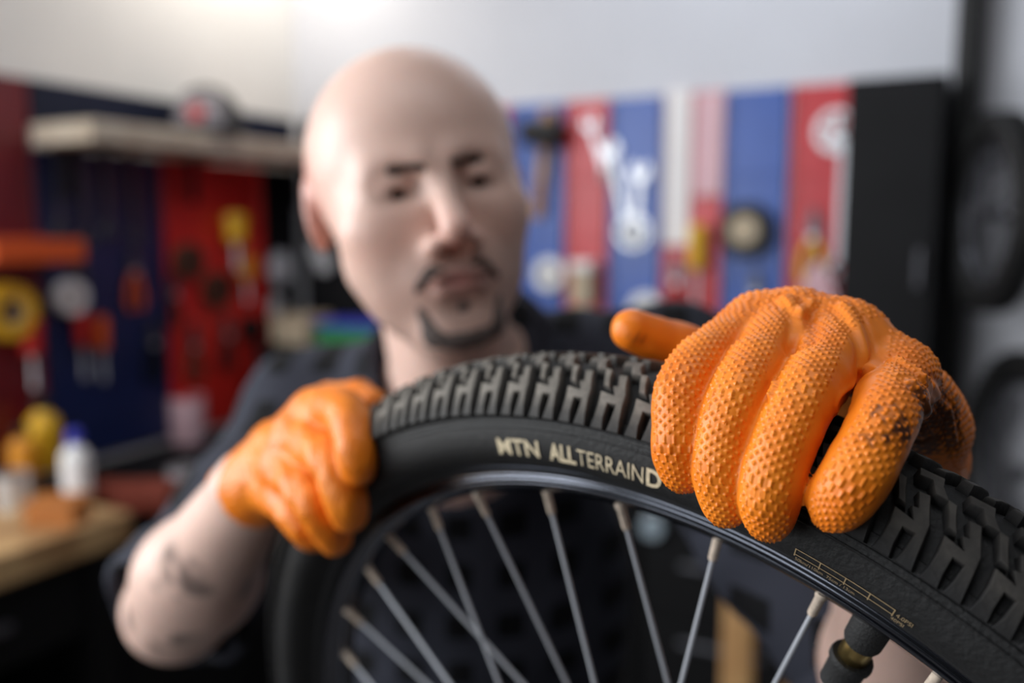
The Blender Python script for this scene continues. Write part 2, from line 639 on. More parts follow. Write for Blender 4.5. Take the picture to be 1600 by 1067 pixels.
# ---- valve
m_brass = mat('valve_brass', srgb(198, 172, 112), 0.3, metal=1.0, noise=0.15, nscale=200)
m_vrub = mat('valve_rubber', srgb(22, 22, 23), 0.7, bump=.4, bscale=900)
tv = math.radians(132.2)
vm = Matrix.Rotation(tv, 4, 'Z') @ Matrix.Translation((.2705, 0, .0)) @ Matrix.Rotation(-math.pi / 2, 4, 'Y')
valve = empty('valve')
valve.parent = wheel
valve.matrix_local = vm
MB().lathe([(.0078, -.004), (.0078, .001), (.0075, .0125), (.0070, .0138)], seg=24).build('rubber_sleeve', m_vrub, valve, None, True)
MB().lathe([(.0060, .012), (.0061, .0150), (.0060, .0225), (.0056, .0232)], seg=24).build('brass_stem', m_brass, valve, None, True)
MB().lathe([(.0082, .0225), (.0086, .0235), (.0086, .0255), (.0076, .0268), (.0072, .038), (.0058, .0395)], seg=20).build('valve_cap', m_vrub, valve, None, True)

# ---- lettering printed on the sidewall: cream letters a fraction of a millimetre thick
m_print = mat('cream_print', srgb(212, 196, 165), 0.6, noise=.25, nscale=500)
m_print2 = mat('tan_print', srgb(150, 128, 96), 0.6, noise=.2, nscale=500)


def word(text, th0, r0, height, parent, m, bold=0.0, squeeze=1.0, z_h=.0004):
    """a word on the camera-side sidewall; x runs clockwise (to the right in view), y outwards"""
    c = bpy.data.curves.new('text', 'FONT')
    c.body = text
    c.size = 1.0
    c.offset = bold
    c.resolution_u = 3
    ob = bpy.data.objects.new('text', c)
    col.objects.link(ob)
    bpy.context.view_layer.update()
    me0 = ob.to_mesh()
    bm = bmesh.new()
    bm.from_mesh(me0)
    ob.to_mesh_clear()
    bpy.data.objects.remove(ob)
    bpy.data.curves.remove(c)
    bmesh.ops.triangulate(bm, faces=bm.faces[:])
    bmesh.ops.subdivide_edges(bm, edges=[e for e in bm.edges if e.calc_length() > .4], cuts=1)
    s = height / .73
    xmax = 0
    for v in bm.verts:
        x, y = v.co.x * s * squeeze, v.co.y * s
        xmax = max(xmax, x)
        r = r0 + y
        th = th0 - x / r0
        ph = math.acos(max(-1, min(1, (r - SEC_C) / SEC_R)))
        rr, zz = sec(ph, z_h)
        v.co = Vector(polar(rr, th, zz))
    me = bpy.data.meshes.new('print')
    bm.to_mesh(me)
    bm.free()
    me.materials.append(m)
    return link('lettering', me, parent), th0 - xmax / r0


LR = .3003
_, e_ = word('MTN', math.radians(165.6), LR, .0078, tyre, m_print, .02, 1.12)
_, e_ = word('ALL', math.radians(159.6), LR, .0078, tyre, m_print, .035, .78)
_, e_ = word('TERRAIN', e_ - .002, LR, .0076, tyre, m_print, -.004, .80)
_, e_ = word('D', e_ - .003, LR, .0078, tyre, m_print, .03, .95)


def line(r0, t0, r1, t1, w, m, nseg=8):
    V, Fc = [], []
    for i in range(nseg + 1):
        f = i / nseg
        r, t = r0 + (r1 - r0) * f, math.radians(t0 + (t1 - t0) * f)
        for sg in (-1, 1):
            if abs(t1 - t0) > .2:
                rr, tt = r + sg * w / 2, t
            else:
                rr, tt = r, t + sg * w / 2 / r
            ph = math.acos(max(-1, min(1, (rr - SEC_C) / SEC_R)))
            a, b = sec(ph, .0003)
            V.append(polar(a, tt, b))
    for i in range(nseg):
        Fc.append((2 * i, 2 * i + 1, 2 * i + 3, 2 * i + 2))
    return V, Fc


gm = MB()
for r_ in (.3022, .2998):
    gm.add(*line(r_, 138.3, r_, 131.3, .00035, m_print2, 16))
for t_ in (138.3, 136.5, 134.7, 133.0, 131.3):
    gm.add(*line(.2990, t_, .3024, t_, .00045, m_print2, 2))
gm.build('gauge_print', m_print2, tyre)
word('bars', math.radians(140.3), .3018, .0016, tyre, m_print2, 0, 1.0)
word('metres', math.radians(141.2), .2996, .0015, tyre, m_print2, 0, .9)
word('50km/110km  75cm / 13cm', math.radians(138.2), .2974, .0015, tyre, m_print2, 0, 1.0)
word('4.0PSI', math.radians(131.1), .3000, .0018, tyre, m_print2, 0, 1.0)
word('40PSI', math.radians(131.3), .2976, .0016, tyre, m_print2, 0, 1.0)

# ---------------------------------------------------------------- organic shapes: signed distances meshed by surface nets
def np_mesh(name, V, Q, m=None, smooth=True):
    me = bpy.data.meshes.new(name)
    V = np.asarray(V, np.float32)
    Q = np.asarray(Q, np.int32)
    me.vertices.add(len(V))
    me.vertices.foreach_set('co', V.ravel())
    me.loops.add(Q.size)
    me.loops.foreach_set('vertex_index', Q.ravel())
    me.polygons.add(len(Q))
    me.polygons.foreach_set('loop_start', np.arange(len(Q), dtype=np.int32) * Q.shape[1])
    try:
        me.polygons.foreach_set('loop_total', np.full(len(Q), Q.shape[1], np.int32))
    except Exception:
        pass
    me.update(calc_edges=True)
    me.polygons.foreach_set('use_smooth', np.ones(len(Q), bool))
    if m:
        me.materials.append(m)
    me.validate()
    return me


def attr(me, name, vals):
    a = me.attributes.new(name, 'FLOAT', 'POINT')
    a.data.foreach_set('value', np.asarray(vals, np.float32))


def attr_col(me, name, rgb):
    a = me.attributes.new(name, 'FLOAT_COLOR', 'POINT')
    a.data.foreach_set('color', np.concatenate([rgb, np.ones((len(rgb), 1))], 1).astype(np.float32).ravel())


def cone(P, a, b, r1, r2):
    """rounded cone from a to b"""
    a, b = np.asarray(a, float), np.asarray(b, float)
    ba = b - a
    l2 = ba @ ba
    if l2 < 1e-12:
        return np.linalg.norm(P - a, axis=1) - r1
    rr = r1 - r2
    a2 = l2 - rr * rr
    il2 = 1 / l2
    pa = P - a
    y = pa @ ba
    z = y - l2
    w = pa * l2 - y[:, None] * ba
    x2 = np.einsum('ij,ij->i', w, w)
    y2 = y * y * l2
    z2 = z * z * l2
    k = np.sign(rr) * rr * rr * x2
    out = (np.sqrt(np.maximum(x2 * a2 * il2, 0)) + y * rr) * il2 - r1
    m1 = np.sign(z) * a2 * z2 > k
    out[m1] = np.sqrt(x2[m1] + z2[m1]) * il2 - r2
    m2 = (~m1) & (np.sign(y) * a2 * y2 < k)
    out[m2] = np.sqrt(x2[m2] + y2[m2]) * il2 - r1
    return out


def ell(P, c, r, R=None):
    q = P - np.asarray(c, float)
    if R is not None:
        q = q @ R                           # columns of R are the axes
    r = np.asarray(r, float)
    k0 = np.linalg.norm(q / r, axis=1)
    k1 = np.linalg.norm(q / (r * r), axis=1)
    return k0 * (k0 - 1.0) / np.maximum(k1, 1e-9)


def smin(a, b, k):
    h = np.clip(0.5 + 0.5 * (b - a) / k, 0, 1)
    return b + (a - b) * h - k * h * (1 - h)


def smax(a, b, k):
    return -smin(-a, -b, k)


def nets(fn, lo, hi, h, levels=3):
    lo, hi = np.asarray(lo, float), np.asarray(hi, float)
    S = 2 ** levels
    n = np.ceil((hi - lo) / (h * S)).astype(int) + 1
    g = np.stack(np.meshgrid(*[np.arange(x) for x in n], indexing='ij'), -1).reshape(-1, 3)
    size = S
    while True:
        c = lo + (g + .5) * size * h
        d = fn(c)
        g = g[np.abs(d) < size * h * (1.35 if size > 1 else 1.1)]
        if size == 1:
            break
        off = np.array([(i, j, k) for i in (0, 1) for j in (0, 1) for k in (0, 1)])
        g = (g[:, None] * 2 + off[None]).reshape(-1, 3)
        size //= 2
    B = 1 << 20
    key = lambda q: (q[..., 0].astype(np.int64) * 4096 + q[..., 1]) * 4096 + q[..., 2]
    g = g + 2                                # keep keys positive for neighbours
    off = np.array([(i & 1, (i >> 1) & 1, (i >> 2) & 1) for i in range(8)])
    cn = g[:, None] + off[None]
    ck = key(cn)
    uk, inv = np.unique(ck.ravel(), return_inverse=True)
    inv = inv.reshape(ck.shape)
    uc = np.stack([uk // (4096 * 4096), (uk // 4096) % 4096, uk % 4096], -1) - 2
    uv = fn(lo + uc * h)
    val = uv[inv]
    neg = val < 0
    act = neg.any(1) & ~neg.all(1)
    g, val, neg = g[act], val[act], neg[act]
    o = np.argsort(key(g))
    g, val, neg = g[o], val[o], neg[o]
    gk = key(g)
    acc = np.zeros((len(g), 3))
    cnt = np.zeros(len(g))
    for i in range(8):
        for ax in range(3):
            j = i | (1 << ax)
            if j == i:
                continue
            m = neg[:, i] != neg[:, j]
            t = val[m, i] / (val[m, i] - val[m, j])
            p = np.repeat(off[i][None].astype(float), m.sum(), 0)
            p[:, ax] += t
            acc[m] += p
            cnt[m] += 1
    V = lo + (g - 2 + acc / cnt[:, None]) * h
    Q = []
    for ax in range(3):
        a1, a2 = (ax + 1) % 3, (ax + 2) % 3
        m = neg[:, 0] != neg[:, 1 << ax]
        c = g[m]
        flip = neg[m, 0]
        e1, e2 = np.zeros(3, int), np.zeros(3, int)
        e1[a1] = 1
        e2[a2] = 1
        ids = []
        ok = np.ones(len(c), bool)
        for q in (c, c - e1, c - e1 - e2, c - e2):
            kk = key(q)
            ix = np.searchsorted(gk, kk)
            ix = np.clip(ix, 0, len(gk) - 1)
            ok &= gk[ix] == kk
            ids.append(ix)
        ids = np.stack(ids, 1)
        f2 = ids[:, ::-1]
        quad = np.where(flip[:, None], ids, f2)
        Q.append(quad[ok])
    return V, np.concatenate(Q)


def grad(fn, P, e=2e-4, f0=None):
    f0 = fn(P) if f0 is None else f0
    g = np.stack([fn(P + np.eye(3)[i] * e) - f0 for i in range(3)], 1)
    return g / np.maximum(np.linalg.norm(g, axis=1), 1e-12)[:, None]


def project(fn, P, it=1):
    for _ in range(it):
        f0 = fn(P)
        P = P - grad(fn, P, 2e-4, f0) * f0[:, None] * .95
    return P


def spline(pts, n):
    """Catmull-Rom through the joints, n pieces per bone"""
    P = np.array(pts, float)
    Q = np.concatenate([[2 * P[0] - P[1]], P, [2 * P[-1] - P[-2]]])
    out = []
    for i in range(len(P) - 1):
        a, b, c, d = Q[i:i + 4]
        for t in np.arange(n) / n:
            out.append(.5 * (2 * b + (c - a) * t + (2 * a - 5 * b + 4 * c - d) * t * t + (3 * b - a - 3 * c + d) * t ** 3))
    out.append(P[-1])
    return np.array(out)


def quad_split(V, Q):
    E = np.stack([Q, np.roll(Q, -1, 1)], -1).reshape(-1, 2)
    Es = np.sort(E, 1)
    k = Es[:, 0].astype(np.int64) * (len(V) + 1) + Es[:, 1]
    u, first, inv = np.unique(k, return_index=True, return_inverse=True)
    ev = V[Es[first]].mean(1)
    fv = V[Q].mean(1)
    nV = np.concatenate([V, ev, fv])
    em = (inv.reshape(-1, 4) + len(V))
    fc = np.arange(len(Q)) + len(V) + len(ev)
    out = [np.stack([Q[:, i], em[:, i], fc, em[:, i - 1]], 1) for i in range(4)]
    return nV, np.concatenate(out)


def vnoise(P, scale, seed=0):
    """smooth value noise in -1..1"""
    q = P * scale + seed * 17.31
    i = np.floor(q).astype(np.int64)
    f = q - i
    f = f * f * (3 - 2 * f)
    out = 0
    for dx in (0, 1):
        for dy in (0, 1):
            for dz in (0, 1):
                h = ((i[:, 0] + dx) * 73856093) ^ ((i[:, 1] + dy) * 19349663) ^ ((i[:, 2] + dz) * 83492791) ^ (seed * 2654435)
                h = (h * 1103515245 + 12345) & 0x7fffffff
                v = (h % 10007) / 10007.0 * 2 - 1
                w = (f[:, 0] if dx else 1 - f[:, 0]) * (f[:, 1] if dy else 1 - f[:, 1]) * (f[:, 2] if dz else 1 - f[:, 2])
                out = out + v * w
    return out


def unit(v):
    v = np.asarray(v, float)
    return v / np.linalg.norm(v)


# ---------------------------------------------------------------- gloves
def glove_material(name):
    m = bpy.data.materials.new(name)
    m.use_nodes = True
    nt = m.node_tree
    b = nt.nodes['Principled BSDF']
    b.inputs['Roughness'].default_value = 0.42
    b.inputs['Specular IOR Level'].default_value = 0.42
    b.inputs['Subsurface Weight'].default_value = 0.12
    b.inputs['Subsurface Radius'].default_value = (0.004, 0.0016, 0.0004)
    tcx = nt.nodes.new('ShaderNodeTexCoord')
    n = nt.nodes.new('ShaderNodeTexNoise')
    n.inputs['Scale'].default_value = 45
    n.inputs['Detail'].default_value = 4
    nt.links.new(tcx.outputs['Object'], n.inputs['Vector'])
    r = nt.nodes.new('ShaderNodeValToRGB')
    r.color_ramp.elements[0].position, r.color_ramp.elements[0].color = 0.35, srgb(234, 122, 20)
    r.color_ramp.elements[1].position, r.color_ramp.elements[1].color = 0.65, srgb(246, 138, 32)
    nt.links.new(n.outputs['Fac'], r.inputs['Fac'])
    d = nt.nodes.new('ShaderNodeAttribute')
    d.attribute_name = 'dirt'
    mx = nt.nodes.new('ShaderNodeMix')
    mx.data_type = 'RGBA'
    nt.links.new(d.outputs['Fac'], mx.inputs[0])
    nt.links.new(r.outputs['Color'], mx.inputs[6])
    mx.inputs[7].default_value = srgb(34, 24, 30)
    nt.links.new(mx.outputs[2], b.inputs['Base Color'])
    n2 = nt.nodes.new('ShaderNodeTexNoise')
    n2.inputs['Scale'].default_value = 900
    nt.links.new(tcx.outputs['Object'], n2.inputs['Vector'])
    bp = nt.nodes.new('ShaderNodeBump')
    bp.inputs['Strength'].default_value = 0.06
    bp.inputs['Distance'].default_value = 0.0006
    nt.links.new(n2.outputs['Fac'], bp.inputs['Height'])
    nt.links.new(bp.outputs['Normal'], b.inputs['Normal'])
    return m


m_glove = glove_material('orange_nitrile')


class Hand:
    def __init__(s):
        s.chains = []                        # each: points, radii, dorsal vectors, blend

    def chain(s, pts, rad, dorsal, textured=True, tip=True):
        s.chains.append((np.array(pts), list(rad), np.array(dorsal, float), textured, tip))

    def chain_d(s, P, c):
        d = None
        for i in range(len(c[0]) - 1):
            q = cone(P, c[0][i], c[0][i + 1], c[1][i], c[1][i + 1])
            d = q if d is None else smin(d, q, .004)
        return d


def hand_sdf(fingers, palm, thumb, kf=.0030, kp=.012, cuff=None, web=None):
    """fingers / palm / thumb: lists of (points, radii). Fingers keep the creases between them, the palm blends softly"""
    def group(lists, kk):
        """many rounded cones, evaluated only for points near each chain"""
        prep = []
        for pts, rad in lists:
            pts = np.asarray(pts, float)
            c = (pts.max(0) + pts.min(0)) / 2
            R = max(np.linalg.norm(p - c) + r for p, r in zip(pts, rad))
            prep.append((pts, rad, c, R))

        def g(P, joint):
            d = None
            for pts, rad, c, R in prep:
                dc = np.linalg.norm(P - c, axis=1) - R
                f = np.maximum(dc, .004) + .010
                m = dc < .016
                if m.any():
                    Pm = P[m]
                    q = None
                    for i in range(len(pts) - 1):
                        w = cone(Pm, pts[i], pts[i + 1], rad[i], rad[i + 1])
                        q = w if q is None else smin(q, w, joint)
                    f[m] = q
                d = f if d is None else smin(d, f, kk)
            return d
        return g
    gf, gp, gt = group(fingers, kf), group(palm, kp), group(thumb, .004)

    def fn(P):
        d = smin(gf(P, .004), gp(P, kp), .007)
        return smin(d, gt(P, .004), .007)
    return fn


def bone_coords(P, chains):
    """nearest bone chain: distance along it, arc around it from the dorsal side, angle, chain index, relative depth"""
    best = np.full(len(P), 1e9)
    S = np.zeros(len(P))
    A = np.zeros(len(P))
    I = np.zeros(len(P), int)
    for ci, (pts, rad, dors) in enumerate(c[:3] for c in chains):
        L = 0.0
        for i in range(len(pts) - 1):
            a, b = pts[i], pts[i + 1]
            ba = b - a
            l = np.linalg.norm(ba)
            t_ = ba / l
            pa = P - a
            y = pa @ t_
            yc = np.clip(y, 0, l)
            rr = rad[i] + (rad[i + 1] - rad[i]) * yc / l
            d = np.linalg.norm(pa - yc[:, None] * t_, axis=1) - rr
            dv = dors[i] - t_ * (dors[i] @ t_)
            dv /= np.linalg.norm(dv)
            bv = np.cross(t_, dv)
            perp = pa - y[:, None] * t_
            ang = np.arctan2(perp @ bv, perp @ dv)
            m = d < best
            best[m] = d[m]
            S[m] = (L + (y if i in (0, len(pts) - 2) else np.clip(y, -.3 * l, 1.3 * l)))[m]
            A[m] = ang[m]
            I[m] = ci
            L += l
    return S, A, I


def pyramids(S, T, p):
    u, v = (S + T) / p, (S - T) / p
    u, v = u - np.floor(u), v - np.floor(v)
    return np.clip((1 - 2 * np.maximum(np.abs(u - .5), np.abs(v - .5)) - .36) / .64, 0, 1)


def march(fn, px, py, d0, d1):
    """first point of the surface on the sight line through a pixel"""
    ds = np.linspace(d0, d1, 600)
    P = np.array([at(px, py, 1.0) - np.array([0, 0, CAM_Z])]) * ds[:, None] + np.array([0, 0, CAM_Z])
    v = fn(P)
    k = np.where(v < 0)[0]
    return P[k[0]] if len(k) else P[np.argmin(v)]


def poly_dist(P, pts):
    d = np.full(len(P), 1e9)
    side = np.zeros(len(P))
    for a, b in zip(pts[:-1], pts[1:]):
        ba = b - a
        t = np.clip((P - a) @ ba / (ba @ ba), 0, 1)
        q = np.linalg.norm(P - a - t[:, None] * ba, axis=1)
        d = np.minimum(d, q)
    return d

# ---- his left hand, right in the picture: fingers over the tyre towards the camera
UP = np.array([0.0, 0.0, 1.0])
A_ = lambda *a: np.array([at(*q) for q in a])
RW = at(1412, 708, .406)                                     # wrist
R_J = [
    (A_((1184, 512, .374), (1080, 588, .341), (1062, 672, .331), (1067, 736, .332)), [.0122, .0102, .0092, .0080]),
    (A_((1244, 512, .368), (1164, 600, .327), (1130, 712, .320), (1134, 788, .322)), [.0126, .0104, .0094, .0081]),
    (A_((1322, 530, .358), (1261, 616, .316), (1209, 735, .308), (1202, 806, .311)), [.0126, .0105, .0097, .0087]),
    (A_((1402, 590, .345), (1385, 648, .306), (1341, 735, .296), (1303, 790, .299)), [.0124, .0103, .0098, .0088]),
]
NSP = 4


def fing(j):
    pts = spline(j[0], NSP)
    r = np.interp(np.arange(len(pts)) / NSP, range(len(j[1])), j[1])
    return (pts, list(r))


R_FING = [fing(j) for j in R_J]
RP = [j[0][0] for j in R_J]
mid = lambda i, f: R_J[i][0][0] * (1 - f) + R_J[i][0][1] * f
R_PALM = [([RP[0], at(1330, 606, .404), RW], [.0120, .0150, .0185]),
          ([RP[1], at(1355, 618, .396), RW], [.0124, .0155, .0185]),
          ([RP[2], at(1392, 635, .386), RW], [.0126, .0155, .0185]),
          ([RP[3], at(1438, 668, .376), at(1436, 728, .402)], [.0122, .0142, .0170]),
          ([at(1438, 622, .364), at(1452, 668, .382)], [.0118, .0135]), ([RP[0], RP[1]], [.0105, .0105]), ([RP[1], RP[2]], [.0105, .0105]), ([RP[2], RP[3]], [.0108, .0112]),
          ([mid(0, .40), mid(1, .40)], [.0072, .0072]), ([mid(1, .42), mid(2, .42)], [.0072, .0072]), ([mid(2, .30), mid(3, .30)], [.0074, .0078]),
          ([at(1262, 615, .398), at(1330, 640, .396), at(1395, 672, .394)], [.0100, .0110, .0120]),
          ([RW, at(1405, 830, .452)], [.0200, .0270])]
R_THUMB = [([at(1330, 650, .418), at(1180, 582, .428), at(1058, 544, .421), at(988, 516, .412)], [.0170, .0140, .0115, .0098])]
r_fn0 = hand_sdf(R_FING, R_PALM, R_THUMB, kf=.0022)


def wheel_frame_d(P, rt):
    Mi = np.array(M_WHEEL.inverted())
    q = P @ Mi[:3, :3].T + Mi[:3, 3]
    return np.hypot(np.hypot(q[:, 0], q[:, 1]) - SEC_C, q[:, 2]) - rt


def r_fn(P):
    return r_fn0(P)


def make_glove(name, fn, chains, lo, hi, h, splits, pitch, amp, creases, smears, cut=None, wr_amp=.0005):
    V, Q = nets(fn, lo, hi, h)
    V = project(fn, V)
    V, Q = quad_split(V, Q)
    V = project(fn, V)
    N = grad(fn, V, 6e-4)
    S, A, I = bone_coords(V, chains)
    mask = np.zeros(len(V))
    T = np.zeros(len(V))
    for ci, c in enumerate(chains):
        m = I == ci
        if c[3] <= 0:
            continue
        T[m] = A[m] * c[4] + ci * .0007
        k = np.clip((c[3] - np.abs(A[m])) / .22, 0, 1)
        mask[m] = k * k * (3 - 2 * k)
    soft = wr_amp * vnoise(V, 70, 1) + wr_amp * .5 * vnoise(V, 190, 2)   # soft crumpling of the thin rubber
    for pts, w, a in creases:
        d = poly_dist(V, np.array(pts))
        soft += a * np.exp(-(d / w) ** 2) - .55 * a * np.exp(-((d - 2.0 * w) / (w * .8)) ** 2)
    X = np.concatenate([V, N, S[:, None], T[:, None], mask[:, None], soft[:, None]], 1)
    for _ in range(splits - 1):
        X, Q = quad_split(X, Q)
    V, N, S, T, mask, soft = X[:, :3], X[:, 3:6], X[:, 6], X[:, 7], X[:, 8], X[:, 9]
    disp = soft + amp * mask * pyramids(S, T, pitch)
    dirt = np.zeros(len(V))
    for p, rad, st in smears:
        d = np.linalg.norm(V - np.asarray(p), axis=1)
        m = d < rad
        k = 1 - d[m] / rad
        nz = .5 + .5 * vnoise(V[m], 420, 5)
        nz2 = .5 + .5 * vnoise(V[m], 170, 6)
        # grime stays between the pyramids
        pit = 1 - pyramids(S[m], T[m], pitch)
        dirt[m] = np.maximum(dirt[m], st * np.clip((k * .85 + nz * .55 + nz2 * .7 + pit * .6 - 1.52) * 3.2, 0, 1))
    V = V + N * disp[:, None]
    if cut is not None:
        keep = cut(V[Q].mean(1))
        Q = Q[keep]
        used = np.unique(Q)
        rm = np.full(len(V), -1)
        rm[used] = np.arange(len(used))
        V, dirt, Q = V[used], dirt[used], rm[Q]
    me = np_mesh(name, V, Q, m_glove)
    attr(me, 'dirt', dirt)
    return me


def chain_of(j, wrist, dorsal, lim, r):
    """bone line from the wrist to the fingertip, smoothed, with the direction of the back of the hand along it"""
    pts = np.concatenate([[wrist], j[0]])
    rad = [.016] + list(j[1])
    sp_ = spline(pts, 7)
    x = np.arange(len(sp_)) / 7
    dz = np.array([dorsal[0]] + list(dorsal))
    dv = np.stack([np.interp(x, range(len(dz)), dz[:, i]) for i in range(3)], 1)
    return (sp_, list(np.interp(x, range(len(rad)), rad)), dv, lim, r)


def wp(v):                                                    # direction given in camera axes
    return np.array((R_CAM @ Vector(v)))


r_chains = [chain_of(R_J[0], RW, [wp((-.2, .9, .2)), wp((-.45, .6, .75)), wp((-.35, .2, .95)), wp((-.3, .0, 1.0))], 1.15, .0098),
            chain_of(R_J[1], RW, [wp((-.1, .95, .2)), wp((-.5, .6, .7)), wp((-.5, .3, .85)), wp((-.35, .0, 1.0))], 1.02, .0100),
            chain_of(R_J[2], RW, [wp((.05, .9, .2)), wp((-.45, .6, .7)), wp((-.5, .3, .85)), wp((-.4, .0, 1.0))], 1.02, .0104),
            chain_of(R_J[3], at(1436, 728, .402), [wp((.5, .65, .25)), wp((.0, .5, .8)), wp((-.35, .3, .9)), wp((-.35, .1, 1.0))], 1.02, .0102)]
heel = A_((1420, 598, .352), (1440, 626, .364), (1452, 668, .380), (1440, 728, .402))
r_chains.append((spline(heel, 5), [.0130] * 16, [wp((.45, .2, .85))] * 16, 1.9, .0130))
r_thumb_pts = R_THUMB[0][0]
r_chains.append((np.array(r_thumb_pts), R_THUMB[0][1], [wp((0, .6, .8))] * 4, 0, .01))
mk = lambda pts, d0=.25, d1=.47: [march(r_fn, x, y, d0, d1) for x, y in pts]
creases = [(mk([(1228, 468), (1246, 486), (1254, 512), (1254, 540)]), .0024, .0013),
           (mk([(1318, 478), (1338, 506), (1350, 540), (1357, 575)]), .0024, .0013),
           (mk([(1268, 472), (1252, 492)]), .0018, .0010),
           (mk([(1356, 582), (1335, 602), (1312, 632)]), .0016, -.0012),
           (mk([(1400, 560), (1440, 590), (1462, 625)]), .0018, .0013),
           (mk([(1425, 600), (1448, 640), (1440, 680)]), .0018, .0013),
           (mk([(1460, 600), (1482, 640), (1490, 690)]), .0016, .0012),
           (mk([(1205, 618), (1212, 600)]), .0012, .0012)]
smears = [(march(r_fn, 1466, 650, .25, .47), .034, .85), (march(r_fn, 1440, 690, .25, .47), .024, .85), (march(r_fn, 1490, 700, .25, .47), .020, .8),
          (march(r_fn, 1403, 668, .25, .47), .013, .9), (march(r_fn, 1445, 640, .25, .47), .016, .8), (march(r_fn, 994, 528, .3, .5), .006, .35)]
me_gr = make_glove('glove', r_fn, r_chains, np.array(RW) - [.16, .14, .10], np.array(RW) + [.09, .12, .11], .0013, 2, .0035, .00072, creases, smears)

# ---- his right hand, left in the picture: a fist around the far side of the tyre
LW = at(405, 760, .590)                                      # wrist
L_J = [
    (A_((496, 644, .548), (538, 642, .502), (556, 695, .480), (560, 732, .479)), [.0132, .0114, .0102, .0090]),
    (A_((468, 684, .546), (513, 714, .497), (539, 774, .487), (546, 806, .491)), [.0134, .0114, .0104, .0090]),
    (A_((449, 728, .549), (480, 770, .507), (508, 815, .504), (526, 842, .511)), [.0128, .0108, .0098, .0088]),
    (A_((436, 766, .560), (456, 798, .530), (480, 826, .524), (494, 838, .532)), [.0118, .0098, .0090, .0082]),
]
L_FING = [fing(j) for j in L_J]
LP = [j[0][0] for j in L_J]
lmid = lambda i, f: L_J[i][0][0] * (1 - f) + L_J[i][0][1] * f
L_PALM = [([LP[0], at(440, 700, .585), LW], [.0130, .0160, .0200]), ([LP[1], at(425, 725, .580), LW], [.0132, .0165, .0200]),
          ([LP[2], at(415, 750, .580), LW], [.0130, .0165, .0200]), ([LP[3], LW], [.0122, .0190]),
          ([LP[0], LP[1]], [.0118, .0118]), ([LP[1], LP[2]], [.0118, .0118]), ([LP[2], LP[3]], [.0112, .0105]),
          ([lmid(0, .4), lmid(1, .4)], [.0078, .0078]), ([lmid(1, .4), lmid(2, .4)], [.0078, .0078]), ([lmid(2, .4), lmid(3, .4)], [.0074, .0070]),
          ([LW, at(372, 775, .612)], [.0225, .0250])]
L_THUMB = [([at(455, 680, .600), at(515, 632, .600), at(560, 622, .570), at(583, 632, .548)], [.0160, .0135, .0115, .0096])]
l_fn = hand_sdf(L_FING, L_PALM, L_THUMB, kf=.0022)
l_chains = [chain_of(L_J[0], LW, [wp((-.4, .8, .5)), wp((-.3, .8, .5)), wp((.0, .3, 1.0)), wp((.1, .0, 1.0))], 1.1, .0104),
            chain_of(L_J[1], LW, [wp((-.5, .5, .8)), wp((-.4, .5, .8)), wp((-.2, .2, 1.0)), wp((-.1, .0, 1.0))], 1.1, .0108),
            chain_of(L_J[2], LW, [wp((-.5, .2, .9)), wp((-.4, .3, .9)), wp((-.3, .1, 1.0)), wp((-.2, .0, 1.0))], 1.1, .0104),
            chain_of(L_J[3], LW, [wp((-.5, -.1, .9)), wp((-.4, .1, .9)), wp((-.3, .0, 1.0)), wp((-.2, .0, 1.0))], 1.1, .0096),
            (np.array(L_THUMB[0][0]), L_THUMB[0][1], [wp((0, .8, .5))] * 4, 0, .011)]
l_cut_p, l_cut_n = at(374, 768, .610), unit(at(440, 735, .575) - at(374, 768, .610))
mkl = lambda pts: [march(l_fn, x, y, .42, .68) for x, y in pts]
l_creases = [(mkl([(420, 690), (440, 740), (450, 780)]), .004, .0008), (mkl([(395, 710), (410, 750), (420, 790)]), .004, .0008),
             (mkl([(470, 640), (480, 690), (486, 730)]), .004, .0008)]
me_gl = make_glove('glove', l_fn, l_chains, LW - np.array([.10, .16, .12]), LW + np.array([.16, .12, .12]), .002, 1, .0036, .0007, l_creases, [],
                   cut=lambda P: (P - l_cut_p) @ l_cut_n > 0, wr_amp=.0008)

# ---------------------------------------------------------------- the man
def rot(roll, yaw, pitch):
    """head axes in camera axes: roll in the picture plane, yaw to the right, pitch chin up"""
    R = Matrix.Rotation(math.radians(roll), 3, 'Z') @ Matrix.Rotation(math.radians(yaw), 3, 'Y') @ Matrix.Rotation(math.radians(-pitch), 3, 'X')
    return R


HO = at(653, 314, .722)
HR = np.array((R_CAM.to_3x3() @ rot(11.5, 15, 0)))           # columns: his left, up, forward
hc = lambda x, y, z: HO + HR @ np.array([x, y, z])


def head_local(P):
    return (P - HO) @ HR


